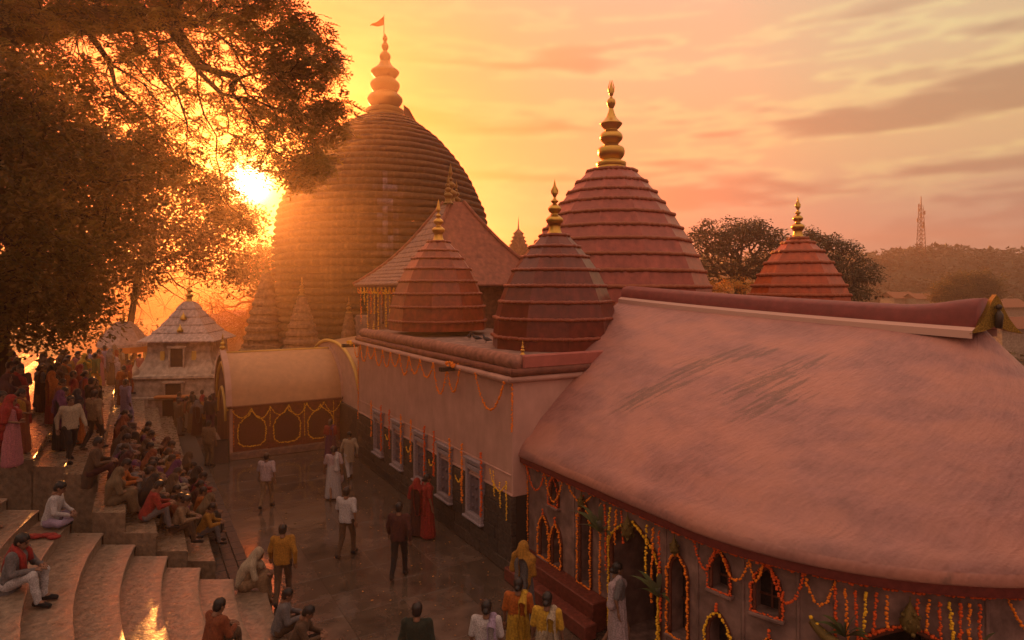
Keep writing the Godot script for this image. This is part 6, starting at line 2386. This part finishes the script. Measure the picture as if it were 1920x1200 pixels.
func people() -> void:
	var yard := "people walking in the courtyard"
	person("stand", "shirt", stand_at(392, 874, 0), 172, "tan", "khaki", "on the wet paving before the far crowd", yard, 1.02)
	person("walk", "shirt", stand_at(500, 952, 0), 184, "rose white", "tan", "alone in mid courtyard", yard)
	person("walk", "shirt", stand_at(650, 1043, 0), 170, "white", "brown", "in the centre of the courtyard", yard, 1.03)
	person("walk", "jacket", stand_at(748, 1082, 0), 178, "maroon", "black", "nearest the stone foot", yard, 1.03)
	person("walk", "jacket", stand_at(530, 1130, 0), 192, "mustard", "brown", "beside the ends of the near steps", yard, 1.0)
	person("stand", "jacket", head_at(782, 1132, 1.68), 180, "dark green", "black", "at the bottom edge of the yard", yard)
	person("stand", "sari", head_at(912, 1134, 1.62), 176, "white", "lilac", "at bottom edge of yard", yard)
	person("fold", "shawl", head_at(982, 1030, 1.55), 150, "mustard", "grey", "by the red bench", "people by the main doorway")
	person("stand", "sari", head_at(972, 1092, 1.62), 170, "orange", "yellow", "in front of the red bench", "people by the main doorway")
	person("stand", "sari", head_at(1026, 1124, 1.58), 165, "yellow", "cream", "nearest the main dark doorway", "people by the main doorway")
	person("walk", "sari", HALL * (Vector3(0.05, 0.0, 3.75)), 100, "grey", "rose white", "stepping into the main dark doorway", "people by the main doorway")
	person("stand", "sari", stand_at(801, 1008, 0), 120, "red", "red", "taller of two by hall windows", "people in red by the hall windows", 1.02)
	person("fold", "shawl", stand_at(782, 1004, 0), 160, "red", "maroon", "left of the red sari", "people in red by the hall windows", 0.92)
	person("walk", "sari", stand_at(625, 935, 0), 200, "rose white", "white", "in front of the red pavilion", "people by the pavilion")
	person("stand", "sari", stand_at(620, 868, 0), 170, "red", "purple", "close to the red pavilion's wall", "people by the pavilion")
	person("walk", "kurta", stand_at(655, 897, 0), 210, "cream", "white", "between the pavilion and the hall wall", "people by the pavilion", 0.98)
	# near steps: a seat and the tread below it
	var sit := "people sitting on the near steps"
	var edge := func(k: int, depth: float) -> Vector3:
		var r := 11.0 + 0.66 * (k - 1)
		var a := asin((18.4 - depth) / r)
		return Vector3(4.7 - cos(a) * (r + 0.12), 0.25 * (k - 1), -18.4 + sin(a) * (r + 0.12))
	var scarfed := person("sit", "kurta", edge.call(7, 10.75) + Vector3(-0.1, 0, 0), 96, "grey", "white", "on upper near steps, red scarf", sit, 1.08)
	var sc := Mb.new()
	sc.tube(PackedVector3Array([Vector3(0.09, 0.66, 0.22), Vector3(0.10, 0.80, 0.19), Vector3(0.08, 0.88, 0.12), Vector3(0.0, 0.90, 0.04), Vector3(-0.08, 0.88, 0.11), Vector3(-0.09, 0.78, 0.21), Vector3(-0.10, 0.55, 0.24)]), PackedFloat32Array([0.05, 0.05, 0.055, 0.06, 0.055, 0.05, 0.05]), 8)
	sc.tube(PackedVector3Array([Vector3(0.02, 0.88, 0.03), Vector3(0.05, 0.72, -0.06), Vector3(0.06, 0.50, -0.12)]), PackedFloat32Array([0.06, 0.07, 0.07]), 8)
	obj("scarf", sc, cloth("red"), scarfed)
	person("cross", "kurta", edge.call(7, 13.6) + Vector3(-0.2, 0.25, 0), 110, "white", "lilac", "far end of near steps", sit, 1.08)
	person("sit_low", "shawl", edge.call(9, 12.6) + Vector3(-0.1, 0, 0), 100, "maroon", "brown", "behind the red scarf", sit)
	person("sit", "jacket", edge.call(3, 10.65), 150, "rust", "brown", "low on the near steps", sit)
	person("sit_low", "shawl", P(462, 540, 13.95) * Vector3(1, 0, 1), 95, "cream", "tan", "against the near steps' ends", sit)
	person("sit", "jacket", edge.call(1, 12.15) + Vector3(0.05, 0, 0), 110, "grey", "brown", "lowest near step, farther of two", sit)
	person("sit_low", "jacket", edge.call(1, 11.5) + Vector3(0.05, 0, 0), 100, "brown", "black", "lowest near step, nearer of two", sit)
	# the seated crowd on the far steps
	var rows := "people sitting on the far steps"
	var tops := ["tan", "brown", "mustard", "maroon", "grey", "rust", "cream", "khaki", "red", "brown", "navy", "purple", "orange", "black"]
	var lows := ["grey", "brown", "khaki", "black", "tan", "maroon", "cream", "purple"]
	var g := RandomNumberGenerator.new()
	g.seed = 17
	var n := 0
	for lane: Array in [[0, 0.06, 8, 16.5], [1, 0.72, 10, 15.5], [2, 1.3, 11, 15.1], [3, 1.92, 11, 15.0]]:
		var z := far_end(-6.1 - lane[1], lane[3])
		for i in int(lane[2]):
			var x: float = -6.05 - lane[1] - g.randf_range(0.06, 0.16)
			var step: float = [0.44, 0.88, 1.32, 1.76][lane[0]]
			var kind: String = ["sit", "sit_low"][g.randi() % 2]
			var dress: String = ["jacket", "shawl", "kurta", "sari", "jacket", "shawl"][n % 6]
			person(kind, dress, H(x, step - 0.26, z), 120.6 + g.randf_range(-25, 25), tops[(n * 5 + 2) % 14], lows[(n * 3 + n / 8) % 8], "%s in %s row of far steps" % [ordinal(i), ["lowest", "second", "third", "fourth"][lane[0]]], rows, g.randf_range(0.94, 1.08))
			z -= g.randf_range(0.5, 0.72) + 0.05 * i
			n += 1
	person("sit", "kurta", stand_at(160, 895, 2.2) + Vector3(0.12, -0.28, 0.0), 118, "brown", "maroon", "on the platform's edge above the seated rows", rows, 1.12)
	# standing on the platform and the upper steps
	var up := "people standing on the far steps"
	for q: Array in [[22, 876, 2.2, "red", "pink"], [4, 872, 2.2, "orange", "red"], [40, 850, 2.2, "mustard", "rust"], [14, 822, 2.5, "maroon", "maroon"], [-14, 850, 2.2, "brown", "purple"], [30, 792, 2.8, "yellow", "green"], [8, 770, 3.1, "navy", "grey"], [24, 745, 3.1, "red", "brown"], [2, 735, 3.4, "black", "maroon"]]:
		var p := stand_at(q[0], q[1], q[2])
		for it in 3:
			p = stand_at(q[0], q[1], far_height(p))
		person(["fold", "stand"][n % 2], ["sari", "shawl", "jacket"][n % 3], p, 100 + g.randf_range(-30, 40), q[3], q[4], "left edge group, %s" % ["nearest", "second nearest", "third nearest", "fourth", "fifth", "sixth", "seventh", "eighth", "last"][n % 9], up, g.randf_range(0.95, 1.05))
		n += 1
	var k := 0
	for q: Array in [[100, 800, "black", "black"], [118, 812, "rust", "orange"], [138, 790, "red", "mustard"], [150, 770, "red", "red"], [108, 775, "maroon", "brown"], [128, 752, "mustard", "rust"], [160, 745, "yellow", "green"], [146, 735, "pink", "maroon"], [178, 738, "green", "yellow"], [120, 735, "brown", "navy"], [186, 725, "orange", "pink"], [168, 722, "lilac", "grey"]]:
		var p := stand_at(q[0], q[1], 2.2)
		for it in 4:
			p = stand_at(q[0], q[1], far_height(p))
		p.y = far_height(p)
		person(["fold", "stand", "walk"][k % 3], ["shawl", "sari", "jacket"][k % 3], p, 120 + g.randf_range(-60, 60), q[2], q[3], "%s in far platform cluster" % ordinal(k), up, g.randf_range(0.95, 1.06))
		k += 1
	k = 0
	for q: Array in [[236, 800, "lilac", "lilac"], [232, 760, "orange", "rust"], [218, 738, "rose white", "grey"], [240, 740, "red", "orange"], [246, 722, "brown", "mustard"], [208, 722, "grey", "khaki"], [262, 718, "pink", "purple"], [226, 712, "cream", "tan"], [278, 716, "white", "brown"], [196, 714, "lilac", "brown"], [252, 706, "mustard", "maroon"], [214, 704, "tan", "red"], [284, 735, "maroon", "grey"]]:
		var p := stand_at(q[0], q[1], 1.8)
		p.y = far_height(p)
		p = stand_at(q[0], q[1], p.y)
		p.y = far_height(p)
		person(["walk", "stand", "fold"][k % 3], ["kurta", "sari", "shawl"][k % 3], p, 150 + g.randf_range(-90, 90), q[2], q[3], "below open pavilion, %s from front" % ordinal(k), up, g.randf_range(0.94, 1.04))
		k += 1
	k = 0
	var more := 0
	while more < 24 and k < 400:
		k += 1
		var w := g.randf_range(2.5, 8.6)
		var q := H(-6.05 - w, 0, far_end(-6.05 - w, 16.6) - g.randf_range(0.2, 9.0))
		var px := 960.0 - q.x / q.z * FOC
		if px > 285.0 or px < -40.0 or (px > 45.0 and px < 92.0 and q.z > -20.0):
			continue
		var near_one := false
		for o: Vector3 in taken_spots:
			if o.distance_to(q) < 0.6:
				near_one = true
		if near_one:
			continue
		taken_spots.append(q)
		q.y = far_height(q)
		person(["fold", "stand", "walk"][more % 3], ["sari", "shawl", "jacket"][more % 3], q, 120 + g.randf_range(-70, 70), tops[(more * 5 + 3) % 14], ["red", "maroon", "rust", "mustard", "brown", "orange", "purple", "black"][(more * 3 + more / 8) % 8], "upper far steps, %s row" % ["nearest", "second", "third", "fourth", "last"][mini(int((-q.z - 15.0) / 3.0), 4)], up, g.randf_range(0.94, 1.06))
		more += 1
	# the crowd before the white shrine
	var crowd := "people crowding before the white shrine"
	k = 0
	var spots := []
	var tries := 0
	while spots.size() < 40 and tries < 2000:
		tries += 1
		var x := g.randf_range(-5.9, -2.9) if g.randf() < 0.8 else g.randf_range(-5.9, -4.7)
		var z := g.randf_range(-28.0, -15.5)
		var w := H(x, 0, z)
		var px := 960.0 - w.x / w.z * FOC
		if px > 412.0 or px < 296.0:
			continue
		if px > 340 and z > -19.5:
			continue
		var free := true
		for s: Vector3 in spots:
			if s.distance_to(w) < 0.55:
				free = false
		if free:
			spots.append(w)
	spots.sort_custom(func(a, b): return a.z > b.z)
	for w: Vector3 in spots:
		var t: String = tops[(k * 3 + 1) % 14]
		var l: String = lows[(k * 5 + k / 8) % 8]
		person(["stand", "fold", "walk"][k % 3], ["jacket", "shawl", "kurta"][k % 3], w, 180 + g.randf_range(-50, 50), t, l, "shrine crowd %s rank, %s" % [["front", "second", "third", "fourth", "rear"][k / 8], ["far left", "left", "left of middle", "middle", "right of middle", "right", "far right", "edge"][k % 8]], crowd, g.randf_range(0.93, 1.05))
		k += 1
	# belongings
	var m := Mb.new()
	var bag := thing("cloth_bag", "pale cloth bag hanging beside the white sari before the pavilion", "bag", stand_at(636, 928, 0) + Vector3(0, 0.45, 0))
	m.ball(Vector3(0, 0.1, 0), Vector3(0.16, 0.2, 0.09), 6, 10)
	obj("sack", m, cloth("rose white"), bag)
	m = Mb.new()
	m.tube(PackedVector3Array([Vector3(-0.1, 0.25, 0), Vector3(-0.05, 0.42, 0), Vector3(0.05, 0.42, 0), Vector3(0.1, 0.25, 0)]), PackedFloat32Array([0.012, 0.012, 0.012, 0.012]), 5)
	obj("strap", m, cloth("tan"), bag)
	m = Mb.new()
	var sp: Vector3 = edge.call(7, 13.0) + Vector3(-0.1, 0.25, 0)
	for i in 5:
		m.ball(sp + Vector3(0.12 * i - 0.25, 0.03 + 0.012 * (i % 2), 0.05 * sin(i * 2.0)), Vector3(0.14, 0.04, 0.11), 4, 8)
	tag(obj("folded_cloth", m, cloth("red")), "folded red cloth left on a near step", "cloth")


# ---------------------------------------------------------------- small things
func blade(m: Mb, base: Vector3, tip: Vector3, side: Vector3, w: float) -> void:
	var n := 6
	var prev := []
	for i in n + 1:
		var f := float(i) / n
		var c := base.lerp(tip, f) + Vector3(0, sin(f * PI) * base.distance_to(tip) * 0.18, 0)
		var ww := w * sin(clampf(f * 0.92 + 0.08, 0, 1) * PI)
		var row := [c - side * ww, c + Vector3(0, -ww * 0.35, 0), c + side * ww]
		if i > 0:
			for j in 2:
				m.q(prev[j], row[j], row[j + 1], prev[j + 1], Vector3.UP)
		prev = row


func bird(at: Vector3, turn: float, label: String) -> void:
	var o := thing("pigeon", label, "bird", at, turn, "pigeons on the terrace")
	var m := Mb.new()
	m.tube(PackedVector3Array([Vector3(0, 0.09, -0.20), Vector3(0, 0.10, -0.12), Vector3(0, 0.115, -0.04), Vector3(0, 0.13, 0.03), Vector3(0, 0.165, 0.075), Vector3(0, 0.21, 0.09), Vector3(0, 0.235, 0.105), Vector3(0, 0.235, 0.14)]), PackedFloat32Array([0.012, 0.032, 0.062, 0.06, 0.042, 0.026, 0.028, 0.006]), 9)
	for s: float in [-1.0, 1.0]:
		m.tube(PackedVector3Array([Vector3(s * 0.02, 0.08, 0.01), Vector3(s * 0.022, 0.0, 0.015), Vector3(s * 0.022, 0.003, 0.05)]), PackedFloat32Array([0.012, 0.006, 0.004]), 5)
	obj("body", m, mat("pigeon_grey", lin(0.05, 0.045, 0.05), 0.7), o)


func small_things() -> void:
	# lattice mast on the far ridge
	var az := atan2(767.0, 1200.0)
	var base := Vector3(sin(az) * 232.0, 0, -cos(az) * 232.0)
	base.y = hill_height(az, 0.56) - 0.5
	var top := EYE + (540 - 368) / FOC * 232.0 * cos(az)
	var hgt := top - base.y
	var o := thing("telecom_mast", "tall red lattice mast with aerials standing on the hazy ridge", "mast", base)
	var steel := mat("mast_red", lin(0.22, 0.07, 0.04), 0.6)
	var half := func(f: float) -> float: return lerpf(1.0, 0.45, minf(f * 1.25, 1.0))
	for c in 4:
		var m := Mb.new()
		var sx := 1.0 if c % 2 == 0 else -1.0
		var sz := 1.0 if c < 2 else -1.0
		m.tube(PackedVector3Array([Vector3(sx * half.call(0.0), 0, sz * half.call(0.0)), Vector3(sx * half.call(0.8), hgt * 0.8, sz * half.call(0.8)), Vector3(sx * 0.35, hgt * 0.86, sz * 0.35)]), PackedFloat32Array([0.12, 0.1, 0.08]), 4)
		obj("leg", m, steel, o)
	for k in 12:
		var f0 := k / 12.0 * 0.8
		var f1 := (k + 1) / 12.0 * 0.8
		var m := Mb.new()
		for s in 4:
			var bs := Basis(Vector3.UP, PI / 2 * s)
			m.tube(PackedVector3Array([bs * Vector3(-half.call(f0), f0 * hgt, half.call(f0)), bs * Vector3(half.call(f1), f1 * hgt, half.call(f1))]), PackedFloat32Array([0.07, 0.07]), 3, false)
			m.tube(PackedVector3Array([bs * Vector3(-half.call(f1), f1 * hgt, half.call(f1)), bs * Vector3(half.call(f1), f1 * hgt, half.call(f1))]), PackedFloat32Array([0.07, 0.07]), 3, false)
		obj("bracing", m, steel, o)
	var mm := Mb.new()
	mm.tube(PackedVector3Array([Vector3(0, hgt * 0.8, 0), Vector3(0, hgt, 0)]), PackedFloat32Array([0.25, 0.1]), 5)
	obj("spike", mm, steel, o)
	for k in 7:
		mm = Mb.new(true)
		var a := k * 1.9
		mm.box(Vector3(sin(a) * 1.0, hgt * (0.52 + 0.055 * k), cos(a) * 1.0), Vector3(0.35, 1.2, 0.35), 0.1, Basis(Vector3.UP, a))
		mm.box(Vector3(sin(a) * 0.6, hgt * (0.52 + 0.055 * k), cos(a) * 0.6), Vector3(0.1, 0.1, 1.1), 0.0, Basis(Vector3.UP, a))
		obj("aerial", mm, steel, o)
	# huts on the plain
	var wall := mats["house_wall"] as Material
	var tile := mat("hut_tile", lin(0.38, 0.14, 0.07), 0.85, 0.03, 0.5, 0.5, 0.6)
	for q: Array in [[1884, 596, 62.0, 4.5, "low terracotta-roofed hut at the right edge beyond the curved roof"], [1880, 566, 120.0, 7.0, "small far hut on the plain near the right edge"], [1684, 551, 140.0, 6.0, "pale far hut half hidden in scrub right of the dome's tree"], [1722, 552, 138.0, 5.0, "far hut in scrub below the lattice mast"]]:
		var d: float = q[2]
		var hs := thing("hut", q[4], "hut", P(q[0], 540, d) * Vector3(1, 0, 1), 0.3, "huts on the plain")
		var eave: float = EYE - (q[1] - 540) / FOC * d - 0.8
		var w: float = q[3]
		var m := Mb.new(true)
		m.box(Vector3(0, eave * 0.5, 0), Vector3(w, eave, w * 0.6))
		obj("wall", m, wall, hs)
		m = Mb.new(true)
		for s: float in [-1.0, 1.0]:
			m.q(Vector3(-w * 0.58, eave - 0.15, s * w * 0.4), Vector3(w * 0.58, eave - 0.15, s * w * 0.4), Vector3(w * 0.58, eave + w * 0.2, 0), Vector3(-w * 0.58, eave + w * 0.2, 0), Vector3(0, 1, s))
			m.to(Vector3(s * w * 0.5, eave - 0.15, -w * 0.3), Vector3(s * w * 0.5, eave - 0.15, w * 0.3), Vector3(s * w * 0.5, eave + w * 0.18, 0), Vector3(s, 0, 0))
		obj("roof", m, tile, hs)
	# green sprays and pendants over the doorways
	var leaf := leaf_mat("spray_green", lin(0.06, 0.075, 0.02), 0.4)
	var pend := mat("pendant_gilt", lin(0.30, 0.19, 0.05), 0.5, 0.06, 3.0, 1.0, 0.4, 0.4)
	var spray := [[2.98, 1.95, 0.62, "leafy green spray at the left of the main dark doorway"], [4.6, 1.35, 0.5, "leafy green spray at the right jamb of the main doorway"], [7.62, 1.85, 0.4, "yellow-green spray at the left of the lower right doorway"], [9.15, 1.8, 0.4, "yellow-green spray at the right of the lower right doorway"]]
	for q: Array in spray:
		var sp := thing("leaf_spray", q[3], "leaves", Vector3.ZERO, 0.0, "leaf sprays at the doorways")
		var c := HALL * wall_at(q[0], q[1], 0.05)
		var out := HALL.basis * plan_out(q[0])
		var along := out.cross(Vector3.UP)
		for i in 9:
			var a := -1.3 + i * 0.33
			var m := Mb.new()
			blade(m, c, c + (along * sin(a) + Vector3.UP * cos(a) * 0.8 + out * (0.25 + 0.2 * (i % 3))).normalized() * q[2] * (0.8 + 0.15 * (i % 4)), (out + along * 0.4).normalized(), 0.05)
			obj("leaf", m, leaf, sp)
	for q: Array in [[2.27, 2.52, "gilt drop pendant above the first tall arch"], [3.72, 2.50, "gilt drop pendant above the main dark doorway"], [4.93, 2.50, "gilt drop pendant above the second tall arch"], [8.4, 2.46, "red and gilt drop pendant over the lower right doorway"]]:
		var m := Mb.new()
		var c := HALL * wall_at(q[0], q[1], 0.10)
		var big := 1.5 if q[0] in [3.72, 8.4] else 1.0
		m.lathe(c, [Vector2(0.0, -0.30 * big), Vector2(0.055 * big, -0.26 * big), Vector2(0.085 * big, -0.19 * big), Vector2(0.06 * big, -0.10 * big), Vector2(0.03 * big, -0.04 * big), Vector2(0.012, 0.0), Vector2(0.008, 0.08)], 10)
		for k in 14:
			var a := k * 2.4
			var y := -0.08 - 0.2 * (k / 14.0)
			m.ball(c + Vector3(sin(a) * 0.07 * big, y * big, cos(a) * 0.07 * big), Vector3.ONE * 0.024 * big, 3, 5)
		tag(obj("pendant", m, pend), q[2], "pendant", "gilt pendants under the curved eave")
	# carved brackets that reach out over the lower right doorway
	for q: Array in [[7.45, 7.85, 1.0, "gilt carved bracket left of the lower right doorway"], [9.35, 8.95, -1.0, "gilt carved bracket right of the lower right doorway"]]:
		var m := Mb.new()
		var pts := PackedVector3Array()
		var rad := PackedFloat32Array()
		for i in 9:
			var f := i / 8.0
			pts.append(HALL * wall_at(lerpf(q[0] - 0.25 * q[2], q[1], f), 1.98 - 0.20 * sin(f * 2.2) - 0.05 * f, 0.02 - 0.1 * sin(f * PI)))
			rad.append(0.05 + 0.035 * sin(f * PI))
		m.tube(pts, rad, 8)
		var o2 := obj("carved_bracket", m, pend)
		tag(o2, q[3], "bracket", "carved brackets at the lower right doorway")
		m = Mb.new()
		for i in 9:
			m.ball(pts[i] + Vector3(0, 0.05, 0), Vector3.ONE * 0.032, 3, 6)
		obj("gilt_boss", m, mats["marigold_yellow"], o2)
	# things on the terrace
	var t := HALL.affine_inverse()
	for q: Array in [[880, 637, "pigeon on the terrace farthest from the front dome"], [893, 640, "pigeon on the terrace between the other two"], [912, 643, "pigeon on the terrace closest to the front dome"]]:
		var d: float = (EYE - 5.12) * FOC / (q[1] - 540.0)
		bird(P(q[0], q[1], d), q[0] * 1.3, q[2])
	for q: Array in [[980, 657, "small gilt knob standing on the parapet before the front dome"], [701, 612, "small gilt knob on the parapet's far end"]]:
		var k: Node3D = thing("gilt_knob", q[2], "ornament", P(q[0], 540, 15.6 if q[0] > 900 else 25.2) * Vector3(1, 0, 1) + Vector3(0, 5.18, 0), 0.0, "gilt knobs on the parapet")
		finial(k, Vector3.ZERO, 0.36, FINIAL_SMALL, mats["gold"], false)
	# wooden ends that carry the cornice pipe
	for q: Array in [[-12.35, 4.5, "dark wooden beam end under the far end of the cornice pipe"], [-2.9, 4.6, "flower-wrapped beam end at the middle of the cornice pipe"]]:
		var be := hall_thing("beam_end", q[2], "beam", "beam ends at the cornice")
		var m := Mb.new(true)
		m.box(Vector3(-0.22, q[1], q[0]), Vector3(0.7, 0.13, 0.16), 0.02)
		obj("beam", m, mats["bark"], be)
		m = Mb.new()
		for i in 16:
			m.ball(Vector3(-0.2 + 0.12 * sin(i * 2.0), q[1] + 0.11 + 0.04 * cos(i * 1.3), q[0] + 0.22 * sin(i * 0.8)), Vector3.ONE * 0.045, 3, 6)
		obj("flower", m, mats["marigold_yellow"] if q[0] < -5 else mats["marigold_orange"], be)
	# board that leans by the pavilion's gable
	var lb := thing("leaning_board", "dark board leaning on the ground at the pavilion's left corner", "board", P(412, 868, 24.9), 0.5)
	var bm := Mb.new(true)
	bm.box(Vector3(0, 0.42, 0), Vector3(0.62, 0.9, 0.04), 0.01, Basis(Vector3.RIGHT, -0.45))
	obj("panel", bm, mats["niche_dark"], lb)
	bm = Mb.new(true)
	for s: float in [-1.0, 1.0]:
		bm.box(Basis(Vector3.RIGHT, -0.45) * Vector3(s * 0.32, 0, 0) + Vector3(0, 0.42, 0), Vector3(0.05, 0.96, 0.07), 0.01, Basis(Vector3.RIGHT, -0.45))
		bm.box(Basis(Vector3.RIGHT, -0.45) * Vector3(0, s * 0.46, 0) + Vector3(0, 0.42, 0), Vector3(0.60, 0.05, 0.068), 0.01, Basis(Vector3.RIGHT, -0.45))
	obj("frame", bm, mats["bark"], lb)
	# fallen petals on the paving
	var g := RandomNumberGenerator.new()
	g.seed = 91
	var pm := Mb.new(true)
	pm.box(Vector3.ZERO, Vector3(0.035, 0.006, 0.022), 0.002)
	var spots := []
	for i in 260:
		var x := -6.0 + 5.9 * pow(g.randf(), 0.5)
		spots.append(Transform3D(Basis.from_euler(Vector3(g.randf_range(-0.2, 0.2), g.randf() * TAU, 0)).scaled(Vector3.ONE * g.randf_range(0.6, 1.6)), H(x, 0.012, g.randf_range(-14.0, 6.5))))
	var petal := mat("petal", lin(0.30, 0.15, 0.05), 0.8)
	petal.vertex_color_use_as_albedo = true
	var litter := crown(self, pm.done(petal), spots, g)
	litter.name = "fallen_petals"
	tag(litter, "fallen marigold petals scattered on the wet courtyard paving", "petals", "", "stuff")
